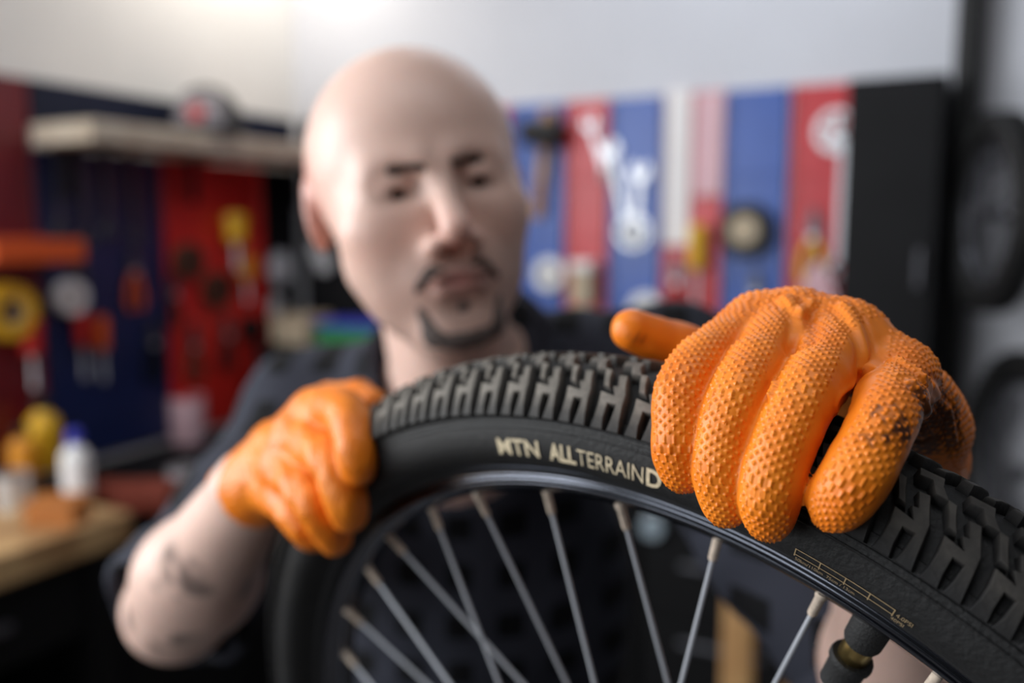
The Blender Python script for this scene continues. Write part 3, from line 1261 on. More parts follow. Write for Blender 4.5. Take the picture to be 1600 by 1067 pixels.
def head_sdf(q):
    """q in head axes, eyes at y = 0"""
    ax = np.abs(q[:, 0])
    m = np.stack([ax, q[:, 1], q[:, 2]], 1)                  # mirrored side
    d = ell(q, (0, .033, -.014), (.0825, .0885, .100))
    d = smin(d, ell(q, (0, .028, .030), (.070, .072, .064)), .03)      # forehead
    d = smin(d, ell(q, (0, -.042, .028), (.061, .074, .058)), .03)    # middle face
    d = smin(d, cone(m, (.043, -.050, .004), (.016, -.106, .062), .022, .018), .026)   # jaw line
    d = smin(d, ell(q, (0, -.110, .070), (.025, .018, .018)), .016)    # chin
    d = smin(d, ell(m, (.033, -.056, .050), (.022, .030, .023)), .03)   # cheek
    d = smin(d, ell(m, (.044, -.026, .058), (.024, .019, .022)), .028)  # cheekbone
    d = smin(d, cone(m, (.040, .009, .074), (.012, .006, .087), .0100, .0100), .020)   # brow
    d = smax(d, -ell(m, (.0295, -.0035, .098), (.0195, .0118, .0165)), .010)               # socket
    d = smin(d, ell(m, (.0295, -.0020, .0790), (.0158, .0122, .0128)), .004)             # lowered lids
    d = smax(d, -ell(m, (.0295, -.0075, .0925), (.0120, .0030, .0070)), .0015)           # the slit between them
    d = smin(d, ell(q, (0, -.070, .070), (.035, .030, .024)), .014)    # muzzle
    n = cone(q, (0, .002, .086), (0, -.043, .1150), .0080, .0112)
    n = smin(n, ell(m, (.0130, -.050, .0985), (.0090, .0080, .0110)), .006)
    d = smin(d, n, .009)
    d = smin(d, ell(q, (0, -.0715, .0930), (.0235, .0050, .0070)), .004)   # upper lip
    d = smin(d, ell(q, (0, -.0822, .0915), (.0200, .0056, .0072)), .004)   # lower lip
    d = smax(d, -ell(q, (0, -.0768, .0995), (.0260, .0012, .0080)), .0025)
    d = smax(d, -ell(q, (0, -.0930, .0980), (.0160, .0050, .0090)), .008)
    # ears
    ca, sa = math.cos(.45), math.sin(.45)
    e = np.stack([(m[:, 0] - .081) * ca - (m[:, 2] + .012) * sa, m[:, 1] - .002 - .12 * (m[:, 2] + .012), (m[:, 0] - .081) * sa + (m[:, 2] + .012) * ca], 1)
    er = ell(e, (0, 0, 0), (.0070, .0295, .0165))
    er = smax(er, -ell(e, (.0080, .003, .002), (.0060, .018, .0095)), .004)
    d = smin(d, er, .007)
    return d


NB = at(722, 668, .880)                                      # base of the neck
SHR = at(492, 655, .950)                                     # his right shoulder (left in the picture)
SHL = cw((.150, -.040, -.850))
TRR = at(640, 605, .905)
TRL = at(818, 575, .880)
ELR = at(278, 950, .735)
WRR = at(396, 764, .596)
ELL = at(1408, 1120, .600)
WRL = at(1405, 800, .445)
CH = NB + np.array([0, .075, -.20])                          # chest
PEL = NB + np.array([.0, .150, -.53])                        # pelvis
HIP = [PEL + np.array([s * .095, .0, -.06]) for s in (-1, 1)]
KNEE = [HIP[i] + np.array([(-.02, .02)[i], -.05, -.40]) for i in (0, 1)]
ANK = [np.array([KNEE[i][0] + (-.01, .01)[i], KNEE[i][1] + .05, .10]) for i in (0, 1)]


def torso_sdf(P, e=0.0):
    d = smin(cone(P, SHR, SHL, .058 + e, .058 + e), ell(P, CH, (.175 + e, .115 + e, .20 + e)), .06)
    d = smin(d, cone(P, NB + np.array([0, .02, -.02]), CH, .072 + e, .11 + e), .06)
    d = smin(d, cone(P, TRR, SHR, .040 + e, .054 + e), .05)
    d = smin(d, cone(P, TRL, SHL, .040 + e, .054 + e), .05)
    d = smin(d, ell(P, (CH + PEL) / 2, (.155 + e, .105 + e, .21 + e)), .06)
    d = smin(d, ell(P, PEL, (.165 + e, .11 + e, .13 + e)), .05)
    return d


def arm_sdf(P, e=0.0):
    a = cone(P, SHR, ELR * .55 + SHR * .45, .058 + e, .052 + e)
    a = smin(a, cone(P, ELR * .55 + SHR * .45, ELR, .052 + e, .043 + e), .03)
    b = cone(P, SHL, ELL * .55 + SHL * .45, .058 + e, .052 + e)
    b = smin(b, cone(P, ELL * .55 + SHL * .45, ELL, .052 + e, .041 + e), .03)
    return np.minimum(a, b)


FR = ELR * .70 + WRR * .30
FL_ = ELL * .70 + WRL * .30


def fore_sdf(P):
    a = smin(cone(P, ELR, FR, .041, .0440), cone(P, FR, WRR, .0440, .0260), .02)
    a = smin(a, cone(P, WRR, at(450, 725, .575), .0250, .0170), .01)
    b = smin(cone(P, ELL, FL_, .041, .0440), cone(P, FL_, WRL, .0440, .0265), .02)
    b = smin(b, cone(P, WRL, WRL * .5 + RW * .5, .0240, .0150), .01)
    return np.minimum(a, b)


def leg_sdf(P, e=0.0):
    d = None
    for i in (0, 1):
        q = smin(cone(P, HIP[i], KNEE[i], .085 + e, .058 + e), cone(P, KNEE[i], ANK[i], .058 + e, .042 + e), .04)
        d = q if d is None else smin(d, q, .03)
    return d


def neck_sdf(P):
    d = cone(P, hc(.010, -.045, -.024), NB, .053, .060)
    d = smin(d, cone(P, hc(.0, -.085, .025), NB + np.array([0, -.035, .02]), .030, .034), .03)
    return d


def body_sdf(P):
    d = np.full(len(P), .05)
    q = head_local(P)
    r = np.linalg.norm(q - [0, -.01, .0], axis=1)
    m = r < .20
    d = np.minimum(d * 0 + np.maximum(r - .15, .03), 9)
    if m.any():
        d[m] = head_sdf(q[m])
    d = smin(d, neck_sdf(P), .022)
    d = smin(d, torso_sdf(P, -.006), .05)
    d = smin(d, arm_sdf(P, -.006), .03)
    d = smin(d, fore_sdf(P), .02)
    d = smin(d, leg_sdf(P, -.008), .04)
    for i in (0, 1):
        d = smin(d, ell(P, ANK[i] + np.array([0, -.055, -.055]), (.040, .115, .036)), .02)
    return d


lo = np.minimum.reduce([ELR, WRR, SHR, ANK[0] - .1, RW]) - [.12, .15, .10]
lo[2] = -.01
hi = np.maximum.reduce([ELL, SHL, HO, RW, ANK[1]]) + [.12, .16, .16]
V, Q = nets(body_sdf, lo, hi, .0045, 4)
V = project(body_sdf, V)
me_body = np_mesh('person', V, Q)

# colouring of the skin itself: redder ears, cheeks and nose, lips, stubble, tattoo
q = head_local(V)
skin = np.array(srgb(228, 194, 180)[:3])
red = np.array(srgb(196, 112, 98)[:3])
lipc = np.array(srgb(178, 96, 96)[:3])
stub = np.array(srgb(120, 100, 92)[:3])
dark = np.array(srgb(58, 44, 40)[:3])
inkc = np.array(srgb(86, 76, 74)[:3])
C = np.repeat(skin[None], len(V), 0)


def mixin(w, c):
    global C
    w = np.clip(w, 0, 1)[:, None]
    C = C * (1 - w) + c * w


ax = np.abs(q[:, 0])
g3 = lambda c, s: np.exp(-(((np.stack([ax, q[:, 1], q[:, 2]], 1) - np.array(c)) / np.array(s)) ** 2).sum(1))
onhead = np.linalg.norm(q, axis=1) < .17
mixin(.50 * (ax > .076) * (q[:, 1] < .045) * (q[:, 1] > -.04) * (np.abs(q[:, 2] + .012) < .035) * onhead, red)
mixin(.40 * g3((0, -.047, .11), (.02, .016, .03)) * onhead, red)
mixin(.08 * g3((.045, -.035, .075), (.025, .02, .03)) * onhead, red)
mixin(.85 * g3((0, -.0770, .098), (.022, .0090, .02)) * onhead, lipc)
mixin(.38 * np.clip((-.045 - q[:, 1]) / .02, 0, 1) * np.clip((q[:, 2] + .01) / .03, 0, 1) * np.clip((.13 + q[:, 1]) / .02, 0, 1) * (q[:, 1] > -.135) * onhead, stub)
mixin(.22 * np.clip((q[:, 1] - .055) / .03, 0, 1) * np.clip(.6 - q[:, 2] / .06, 0, 1) * onhead, stub)      # shaved crown
mixin(.80 * g3((.0295, -.010, .088), (.015, .0030, .012)) * onhead, dark)      # lash line of the lowered lids
ta, tb = ELR, WRR
tdir = unit(tb - ta)
along = (V - ta) @ tdir / np.linalg.norm(tb - ta)
rad_ = np.linalg.norm(V - ta - ((V - ta) @ tdir)[:, None] * tdir, axis=1)
fa = (rad_ < .06) * (along > .02) * (along < .80)
side = ((V - ta) @ wp((-.6, .55, .5)))
ink = np.clip((.5 + .5 * vnoise(V, 40, 9) + .35 * vnoise(V, 110, 10) - .55) * 3.2, 0, 1) * fa * np.clip(side / .02, 0, 1) * np.clip((.78 - along) / .15, 0, 1)
mixin(.8 * ink, inkc)
attr_col(me_body, 'skin', C)
m_skin = bpy.data.materials.new('skin')
m_skin.use_nodes = True
nt = m_skin.node_tree
b = nt.nodes['Principled BSDF']
b.inputs['Roughness'].default_value = 0.42
b.inputs['Specular IOR Level'].default_value = 0.45
b.inputs['Subsurface Weight'].default_value = 0.15
b.inputs['Subsurface Radius'].default_value = (0.010, 0.004, 0.002)
va = nt.nodes.new('ShaderNodeAttribute')
va.attribute_name = 'skin'
nz = nt.nodes.new('ShaderNodeTexNoise')
nz.inputs['Scale'].default_value = 90
mxn = nt.nodes.new('ShaderNodeMix')
mxn.data_type = 'RGBA'
mxn.blend_type = 'MULTIPLY'
mrn = nt.nodes.new('ShaderNodeMapRange')
mrn.inputs[3].default_value, mrn.inputs[4].default_value = 0.0, 0.12
nt.links.new(nz.outputs['Fac'], mrn.inputs[0])
nt.links.new(mrn.outputs[0], mxn.inputs[0])
nt.links.new(va.outputs['Color'], mxn.inputs[6])
mxn.inputs[7].default_value = srgb(200, 140, 120)
nt.links.new(mxn.outputs[2], b.inputs['Base Color'])
me_body.materials.append(m_skin)
person = link('person', me_body)
tag(person, 'bald man with a goatee, dark shirt and orange gloves holding up the wheel', 'person')
o = link('glove', me_gr, person)
tag(o, 'orange textured rubber glove smeared with grease, gripping the tyre at the right')
o = link('glove', me_gl, person)
tag(o, 'clean orange textured rubber glove gripping the far side of the tyre')

# ---- facial hair and brows: shells lying on the skin
m_hair = mat('dark_hair', srgb(66, 53, 48), 0.75, noise=.3, nscale=300, bump=.8, bscale=900)
m_grey = mat('grizzled_hair', srgb(104, 92, 88), 0.8, noise=.5, nscale=260, bump=.8, bscale=900)


def shell(name, region, thick, c, r, m):
    def fn(P):
        qq = head_local(P)
        return smax(head_sdf(qq) - thick, region(qq), .003)
    cc = hc(*c)
    Vs, Qs = nets(fn, cc - r, cc + r, .0022, 3)
    Vs = project(fn, Vs)
    Vs = Vs + grad(fn, Vs) * (.0007 * vnoise(Vs, 500, 3))[:, None]
    return link(name, np_mesh(name, Vs, Qs, m), person)


def mir(qq):
    return np.stack([np.abs(qq[:, 0]), qq[:, 1], qq[:, 2]], 1)


shell('moustache', lambda qq: smin(cone(mir(qq), (.003, -.0635, .104), (.021, -.0665, .094), .0044, .0046), cone(mir(qq), (.021, -.0665, .094), (.030, -.0775, .084), .0046, .0026), .004), .0016, (0, -.066, .09), .05, m_hair)
shell('goatee', lambda qq: np.minimum(smin(cone(mir(qq), (.030, -.092, .080), (.024, -.110, .078), .0036, .0080), cone(mir(qq), (.023, -.112, .076), (.0, -.121, .086), .0075, .0085), .006),
                                      ell(qq, (0, -.0945, .094), (.0070, .0050, .014))), .0012, (0, -.108, .08), .055, m_grey)
for s_ in (-1, 1):
    e_ = shell('eyebrow', lambda qq: smin(cone(qq, (s_ * .012, .0055, .098), (s_ * .031, .0085, .090), .0040, .0038), cone(qq, (s_ * .031, .0085, .090), (s_ * .047, .0040, .075), .0036, .0022), .003), .0013, (s_ * .030, .008, .088), .04, m_hair)
m_eye = mat('eye_white', srgb(205, 195, 190), 0.15)
m_iris = mat('iris_dark', srgb(40, 28, 24), 0.15)
for s_ in (-1, 1):
    mm = Matrix(((*HR[0], 0), (*HR[1], 0), (*HR[2], 0), (0, 0, 0, 1)))
    mm.translation = Vector(hc(s_ * .0295, -.0055, .0775))
    eb = MB().lathe([(.0115 * math.sin(t), .0115 * -math.cos(t)) for t in np.linspace(.05, math.pi - .05, 14)], seg=20).build('eyeball', m_eye, person, mm, True)
    MB().lathe([(.0118 * math.sin(t), .0118 * -math.cos(t)) for t in np.linspace(math.pi - .52, math.pi - .02, 6)], seg=20).build('iris', m_iris, eb, Matrix.Rotation(math.radians(24), 4, 'X'), True)

# ---- shirt, trousers, shoes
def check_cloth():
    m = bpy.data.materials.new('dark_checked_cloth')
    m.use_nodes = True
    nt = m.node_tree
    b = nt.nodes['Principled BSDF']
    b.inputs['Roughness'].default_value = 0.85
    b.inputs['Specular IOR Level'].default_value = 0.2
    tcx = nt.nodes.new('ShaderNodeTexCoord')
    mpx = nt.nodes.new('ShaderNodeMapping')
    mpx.inputs['Rotation'].default_value = (0, 0, .12)
    nt.links.new(tcx.outputs['Object'], mpx.inputs['Vector'])
    last = None
    for ax_ in ('X', 'Z'):
        w = nt.nodes.new('ShaderNodeTexWave')
        w.wave_type = 'BANDS'
        w.bands_direction = ax_
        w.inputs['Scale'].default_value = 6.5
        w.inputs['Distortion'].default_value = .6
        nt.links.new(mpx.outputs[0], w.inputs['Vector'])
        r = nt.nodes.new('ShaderNodeValToRGB')
        r.color_ramp.elements[0].position, r.color_ramp.elements[0].color = .45, (0, 0, 0, 1)
        r.color_ramp.elements[1].position, r.color_ramp.elements[1].color = .6, (1, 1, 1, 1)
        nt.links.new(w.outputs['Fac'], r.inputs['Fac'])
        if last is None:
            last = r.outputs['Color']
        else:
            ad = nt.nodes.new('ShaderNodeMix')
            ad.data_type = 'RGBA'
            ad.blend_type = 'ADD'
            ad.inputs[0].default_value = 1
            nt.links.new(last, ad.inputs[6])
            nt.links.new(r.outputs['Color'], ad.inputs[7])
            last = ad.outputs[2]
    rr = nt.nodes.new('ShaderNodeValToRGB')
    rr.color_ramp.elements[0].color = srgb(13, 13, 16)
    rr.color_ramp.elements[1].color = srgb(50, 52, 62)
    rr.color_ramp.elements[1].position = .7
    nt.links.new(last, rr.inputs['Fac'])
    nt.links.new(rr.outputs['Color'], b.inputs['Base Color'])
    return m


m_shirt = check_cloth()
UR = unit(ELR - SHR)
ULv = unit(ELL - SHL)


def shirt_sdf(P):
    d = smin(torso_sdf(P, .006), arm_sdf(P, .007), .03)
    d = d + .004 * vnoise(P, 14, 21) + .0025 * vnoise(P, 34, 22)
    # sleeves are rolled up above the elbow; the shirt hangs to the hips
    d = smax(d, (P - (ELR + UR * .000)) @ UR, .006)
    d = smax(d, (P - (ELL + ULv * .000)) @ ULv, .006)
    d = smax(d, PEL[2] - .10 - P[:, 2], .006)
    d = smax(d, -cone(P, hc(0, -.03, -.01), NB + np.array([0, -.01, -.01]), .066, .068), .006)
    d = smax(d, -cone(P, NB + np.array([0, -.09, .06]), NB + np.array([0, -.12, -.06]), .05, .012), .006)
    return d


lo2 = np.minimum.reduce([ELR, SHR, SHL, PEL - .2]) - .13
lo2[2] = PEL[2] - .16
hi2 = np.maximum.reduce([ELL, SHL, SHR, PEL + .2]) + .12
V, Q = nets(shirt_sdf, lo2, hi2, .006, 3)
V = project(shirt_sdf, V)
shirt = link('shirt', np_mesh('shirt', V, Q, m_shirt), person)
tag(shirt, 'dark checked work shirt with rolled sleeves')


# stand-up collar: a flared band round the neck, open at the throat
ca_, cb_ = at(732, 592, .850), hc(.006, -.06, -.03)
ct = unit(cb_ - ca_)
cx = unit(np.cross(ct, [0, 1.0, 0]))
cy = np.cross(ct, cx)                                         # towards the back or the front
if cy[1] > 0:
    cy = -cy
V, Q, NA = [], [], 40
for i in range(NA + 1):
    th = math.radians(32 + (328 - 32) * i / NA)
    dr = cy * math.cos(th) + cx * math.sin(th)
    back = .5 - .5 * math.cos(th)
    for (h_, r_) in ((-.040, .092), (-.010, .083), (.020 + .020 * back, .080), (.034 + .022 * back, .084), (.018 + .016 * back, .092), (-.022, .104 + .012 * (1 - back))):
        V.append(ca_ + ct * h_ + dr * r_ * (1 + .02 * math.sin(7 * th)))
for i in range(NA):
    for j in range(5):
        Q.append((i * 6 + j, i * 6 + j + 1, i * 6 + 6 + j + 1, i * 6 + 6 + j))
col_o = link('collar', np_mesh('collar', V, Q, m_shirt), person)
so = col_o.modifiers.new('thickness', 'SOLIDIFY')
so.thickness = .0025
for el_, u_ in ((ELR, UR), (ELL, ULv)):
    def cuff_sdf(P, el_=el_, u_=u_):
        y = (P - el_) @ u_
        rr = np.linalg.norm(P - el_ - y[:, None] * u_, axis=1)
        return np.sqrt(np.maximum(0, np.abs(y + .015) - .016) ** 2 + (rr - .058) ** 2) - .007 + .0025 * vnoise(P, 40, 4)
    V, Q = nets(cuff_sdf, el_ - .11, el_ + .11, .004, 3)
    link('sleeve_cuff', np_mesh('sleeve_cuff', V, Q, m_shirt), person)
m_trou = mat('charcoal_denim', srgb(38, 40, 46), 0.9, noise=.3, nscale=60, bump=.3, bscale=400)
tro = lambda P: smax(smax(smin(leg_sdf(P, .010), ell(P, PEL, (.180, .125, .14)), .04), .085 - P[:, 2], .006), P[:, 2] - PEL[2] - .06, .006) + .003 * vnoise(P, 16, 3)
lo3 = np.minimum(*[a - .16 for a in (ANK[0], PEL - .1)])
lo3[2] = .05
hi3 = np.maximum(*[a + .2 for a in (ANK[1], PEL + .05)])
V, Q = nets(tro, lo3, hi3, .009, 3)
link('trousers', np_mesh('trousers', V, Q, m_trou), person)
m_shoe = mat('shoe_black', srgb(28, 27, 27), 0.5, bump=.2, bscale=200)
for i in (0, 1):
    c_ = ANK[i] + np.array([0, -.05, 0])
    sf = lambda P: smax(smin(smin(ell(P, [c_[0], c_[1], .048], (.050, .142, .046)), cone(P, [ANK[i][0], ANK[i][1], .06], [ANK[i][0], ANK[i][1] + .01, .13], .050, .054), .03), ell(P, [c_[0], c_[1], .02], (.054, .148, .03)), .006), .001 - P[:, 2], .003)
    V, Q = nets(sf, [c_[0] - .08, c_[1] - .18, -.02], [c_[0] + .08, c_[1] + .19, .20], .006, 2)
    sh_ = link('shoe', np_mesh('shoe', V, Q, m_shoe), person)

# ---------------------------------------------------------------- the workshop behind him
def pt_at(M, px, py, off=0.0):
    return on(M, px, py, off)


def depth_of(M, l):
    w_ = M @ l
    return (Matrix(M_CAM).inverted() @ w_).z * -1


def place(M, px, py, off, spin=0.0):
    l = on(M, px, py, off)
    return M @ Matrix.Translation(l) @ Matrix.Rotation(spin, 4, 'Y')


def mpx(M, px, py, off=0.0):                                  # metres per pixel there, measured across the view
    return depth_of(M, on(M, px, py, off)) / F


def onz(px, py, z):
    o_ = Vector((0, 0, CAM_Z))
    d_ = Vector(at(px, py, 1.0)) - o_
    return o_ + d_ * ((z - CAM_Z) / d_.z)


m_blue = mat('panel_blue', srgb(38, 82, 168), 0.38, noise=.12, nscale=6)
m_red = mat('panel_red', srgb(196, 32, 44), 0.38, noise=.12, nscale=6)
m_blue_shade = mat('panel_navy', srgb(20, 36, 84), 0.45, noise=.2, nscale=6)  # blue panel paint with the shade under the shelf put into it
m_red_shade = mat('panel_dark_red', srgb(112, 16, 26), 0.45, noise=.2, nscale=6)  # red panel paint darkened to stand for the unlit left wall
m_black = mat('panel_black', srgb(19, 19, 22), 0.6, spec=.2, noise=.2, nscale=8)
m_steel = mat('tool_steel', srgb(200, 202, 208), 0.42, metal=.6)
m_chrome = mat('chrome', srgb(214, 216, 220), 0.42, metal=.6)
m_dsteel = mat('dark_steel', srgb(92, 92, 98), 0.4, metal=.7)
m_wood = mat('bench_wood', srgb(196, 160, 112), 0.6, colour2=srgb(150, 112, 72), nscale=9)
m_shelf = mat('shelf_wood', srgb(206, 194, 176), 0.6, colour2=srgb(182, 166, 146), nscale=7)
m_hwood = mat('handle_wood', srgb(206, 164, 112), 0.5, colour2=srgb(176, 130, 84), nscale=14)
m_yel = mat('yellow_plastic', srgb(240, 186, 40), 0.35, noise=.08)
m_amb = mat('amber_plastic', srgb(226, 150, 40), 0.35, noise=.08)
m_org = mat('orange_plastic', srgb(226, 92, 30), 0.4, noise=.08)
m_redp = mat('red_plastic', srgb(200, 40, 36), 0.4, noise=.08)
m_grn = mat('green_card', srgb(44, 132, 76), 0.5, noise=.1)
m_blk = mat('black_rubber', srgb(18, 18, 19), 0.6, noise=.1)
m_whi = mat('white_plastic', srgb(236, 236, 236), 0.35, noise=.03)
m_pale = mat('paper_white', srgb(240, 236, 236), 0.8, noise=.03, nscale=4)  # white of the glare card and the bottle label
m_pnk = mat('paper_pink', srgb(226, 186, 194), 0.8, noise=.05, nscale=4)  # pink of the second glare card, the rag and a tin
m_beige = mat('beige_card', srgb(196, 178, 152), 0.8, noise=.1)
m_brown = mat('brown_leather', srgb(90, 58, 40), 0.6, noise=.2)
m_bl2 = mat('blue_plastic', srgb(70, 74, 190), 0.3)


def panel(M, x0, x1, z0, z1, m, label, grp):
    """folded sheet steel tool panel with upright ribs and a row of hooks"""
    e_ = empty('pegboard', M @ Matrix.Translation(((x0 + x1) / 2, 0, z0)))
    w, h = x1 - x0, z1 - z0
    MB().box((0, -.008, h / 2), (w - .006, .010, h), .002).build('panel_sheet', m, e_)
    for s_ in (-1, 1):
        MB().box((s_ * (w / 2 - .010), -.0135, h / 2), (.014, .011, h), .002).build('panel_flange', m, e_)
    for zz in np.arange(.12, h - .05, .2):
        MB().box((0, -.0135, zz), (w - .04, .006, .012), .002).build('panel_rail', m, e_)
    tag(e_, label, 'pegboard', grp)
    return e_


def lx(M, px, py=300, off=.0):
    return on(M, px, py, off).x


PZ = 1.985
SZ = on(ML, 300, 207, .24).z                                   # top of the wooden shelf
PL = SZ - .062
grpL, grpR = 'tool panels on the left wall', 'tool panels on the right wall'
panel(ML, lx(ML, -70), lx(ML, 47), .90, PZ, m_red_shade, 'dark red tool panel at the left edge of the picture', grpL)
panel(ML, lx(ML, 49), lx(ML, 246), .90, PL, m_blue_shade, 'wide blue tool panel under the wooden shelf', grpL)
panel(ML, lx(ML, 248), lx(ML, 404), .90, PL, mat('panel_scarlet', srgb(222, 46, 38), 0.38, noise=.1, nscale=6), 'bright red tool panel under the cap on the shelf', grpL)
panel(ML, lx(ML, 406), -.03, .90, PL, m_black, 'black tool panel in the corner left of the man', grpL)
for (a, b, m, lb) in ((478, 640, m_black, "black tool panel behind the man's head"), (642, 800, m_red, "red tool panel hidden behind the man's face"), (803, 885, m_blue, "blue tool panel beside the man's ear, holding the mallet"),
                      (887, 953, m_red, 'narrow red tool panel right of the mallet'), (955, 1036, m_blue, 'blue tool panel behind the silver wrenches'),
                      (1039, 1131, m_red, 'red tool panel half covered by pale sheets'), (1133, 1231, m_blue, 'blue tool panel with the black wheel on it'),
                      (1234, 1338, m_red, 'red tool panel next to the black locker')):
    panel(MR, lx(MR, a), lx(MR, b), 1.22, PZ, m, lb, grpR)


# ---- tools; local axes: x right, z up, -y out of the wall
def spanner(name, L, w, mw, label, m=None, grp='spanners'):
    m = m or m_steel
    e_ = empty(name, mw)
    t = .004
    MB().prism([(-w * .28, -L / 2 + w), (w * .28, -L / 2 + w), (w * .22, L / 2 - w), (-w * .22, L / 2 - w)], -.004 - t, -.004 + t).build('shank', m, e_)
    jaw = [(w * .95 * math.cos(a), L / 2 - w * .55 + w * .95 * math.sin(a)) for a in np.radians(np.linspace(125, 415, 16))]
    jaw += [(w * .28, L / 2 - w * .1), (w * .28, L / 2 - w * .75), (-w * .28, L / 2 - w * .75), (-w * .28, L / 2 - w * .1)]
    MB().prism(jaw, -.004 - t * 1.4, -.004 + t).build('open_jaw', m, e_)
    MB().torus(w * .62, w * .26, (0, -.005, -L / 2 + w * .5), 'y', 20, 8).build('ring_end', m, e_, None, True)
    return tag(e_, label, 'spanner', grp)


def screwdriver(mw, L, r, mh, label, cat='screwdriver'):
    e_ = empty('screwdriver', mw)
    MB().lathe([(r * .5, L * .5), (r * .95, L * .47), (r, L * .35), (r * .8, L * .22), (r * .95, L * .1), (r * .7, 0), (r * .4, -.01 * L)], (0, -r, 0), seg=14).build('handle', mh, e_, None, True)
    MB().lathe([(r * .22, 0), (r * .22, -L * .42), (r * .30, -L * .46), (r * .08, -L * .5)], (0, -r, 0), seg=10).build('shaft', m_steel, e_, None, True)
    return tag(e_, label, cat)


def pliers(mw, L, mh, label):
    e_ = empty('pliers', mw)
    for s_ in (-1, 1):
        MB().tube([(s_ * .004, -.010, L * .12), (s_ * L * .10, -.010, -L * .08), (s_ * L * .14, -.010, -L * .3), (s_ * L * .10, -.010, -L * .5)], [L * .035, L * .045, L * .05, L * .04], 10).build('handle', mh, e_, None, True)
        MB().prism([(0, L * .10), (s_ * L * .085, L * .14), (s_ * L * .07, L * .3), (s_ * L * .02, L * .5), (0, L * .5)], -.018, -.002).build('jaw', m_dsteel, e_)
    MB().lathe([(L * .05, -.022), (L * .05, 0)], (0, 0, L * .12), 'y', 14).build('pivot', m_steel, e_, None, True)
    return tag(e_, label, 'pliers')


def roll(mw, R, r, w, mo, mi, label, name='tape_roll', cat='tape roll'):
    e_ = empty(name, mw)
    MB().lathe([(r, -w), (R * .96, -w), (R, -w * .93), (R, -w * .07), (R * .96, 0), (r, 0), (r, -w)], (0, 0, 0), 'y', 30, False).build('tape', mo, e_, None, True)
    MB().lathe([(r * .86, -w * .98), (r * 1.01, -w * .98), (r * 1.01, -.001), (r * .86, -.001), (r * .86, -w * .98)], (0, 0, 0), 'y', 30, False).build('core', mi, e_, None, True)
    return tag(e_, label, cat)


def chainring(mw, R, n, label, m=None, disc=False):
    m = m or m_chrome
    e_ = empty('chainring', mw)
    out, V, Fc = [], [], []
    for i in range(n * 4):
        a = 2 * math.pi * i / (n * 4)
        out.append((R * (1.0 if i % 4 in (1, 2) else .93) * math.cos(a), R * (1.0 if i % 4 in (1, 2) else .93) * math.sin(a)))
    inn = [(R * .74 * math.cos(2 * math.pi * i / (n * 4)), R * .74 * math.sin(2 * math.pi * i / (n * 4))) for i in range(n * 4)]
    N_ = n * 4
    for y in (-.007, -.001):
        V += [(p[0], y, p[1]) for p in out] + [(p[0], y, p[1]) for p in inn]
    for i in range(N_):
        j = (i + 1) % N_
        Fc += [(i, j, N_ + j, N_ + i), (2 * N_ + i, 3 * N_ + i, 3 * N_ + j, 2 * N_ + j), (i, 2 * N_ + i, 2 * N_ + j, j), (N_ + i, N_ + j, 3 * N_ + j, 3 * N_ + i)]
    MB().add(V, Fc).build('toothed_ring', m, e_)
    for k_ in range(5):
        a = 2 * math.pi * k_ / 5 + .3
        MB().box((R * .47 * math.cos(a), -.004, R * .47 * math.sin(a)), (R * .62, .006, R * .18), .001, a).build('arm', m, e_)
    if disc:
        MB().lathe([(R * .80, -.0085), (R * .82, -.0078), (R * .82, -.0072)], (0, 0, 0), 'y', 30).build('guard_disc', mat('guard_white', srgb(226, 228, 230), .25), e_, None, True)  # pale disc added to stand for the glint on the metal
    MB().lathe([(R * .2, -.012), (R * .2, 0)], (0, 0, 0), 'y', 18).build('boss', m, e_, None, True)
    return tag(e_, label, 'chainring')


def bottle(base, h, r, mb_, mc, label, ml=None, name='bottle', cat='bottle'):
    e_ = empty(name, Matrix.Translation(base))
    MB().lathe([(r * .9, 0), (r, .006), (r, h * .62), (r * .9, h * .70), (r * .45, h * .78), (r * .40, h * .84)], seg=22).build('body', mb_, e_, None, True)
    MB().lathe([(r * .52, h * .82), (r * .55, h * .84), (r * .52, h * .98), (r * .4, h)], seg=18).build('cap', mc, e_, None, True)
    if ml:
        MB().lathe([(r * 1.01, h * .14), (r * 1.015, h * .15), (r * 1.015, h * .52), (r * 1.01, h * .53)], seg=22, caps=False).build('bottle_label', ml, e_, None, True)
    return tag(e_, label, cat)


def tin(mw, r, h, m, ml, label, name='tin', cat='tin'):
    e_ = empty(name, mw)
    MB().lathe([(r * .97, 0), (r, .003), (r, h * .94), (r * 1.03, h * .95), (r * 1.03, h), (r * .9, h), (r * .88, h * .97)], seg=24).build('body', m, e_, None, True)
    MB().lathe([(r * .88, h * .965), (r * .88, h * .985), (r * .4, h * .99)], seg=24).build('lid', ml, e_, None, True)
    return tag(e_, label, cat)


def carton(mw, w, d, h, m, label, name='box', cat='box', rim=None):
    e_ = empty(name, mw)
    t = .006
    MB().box((0, 0, h * .4), (w, d, h * .8), .003).build('body', m, e_)
    MB().box((0, 0, h * .9), (w + t, d + t, h * .2), .003).build('lid', rim or m, e_)
    return tag(e_, label, cat)


OFF = .019
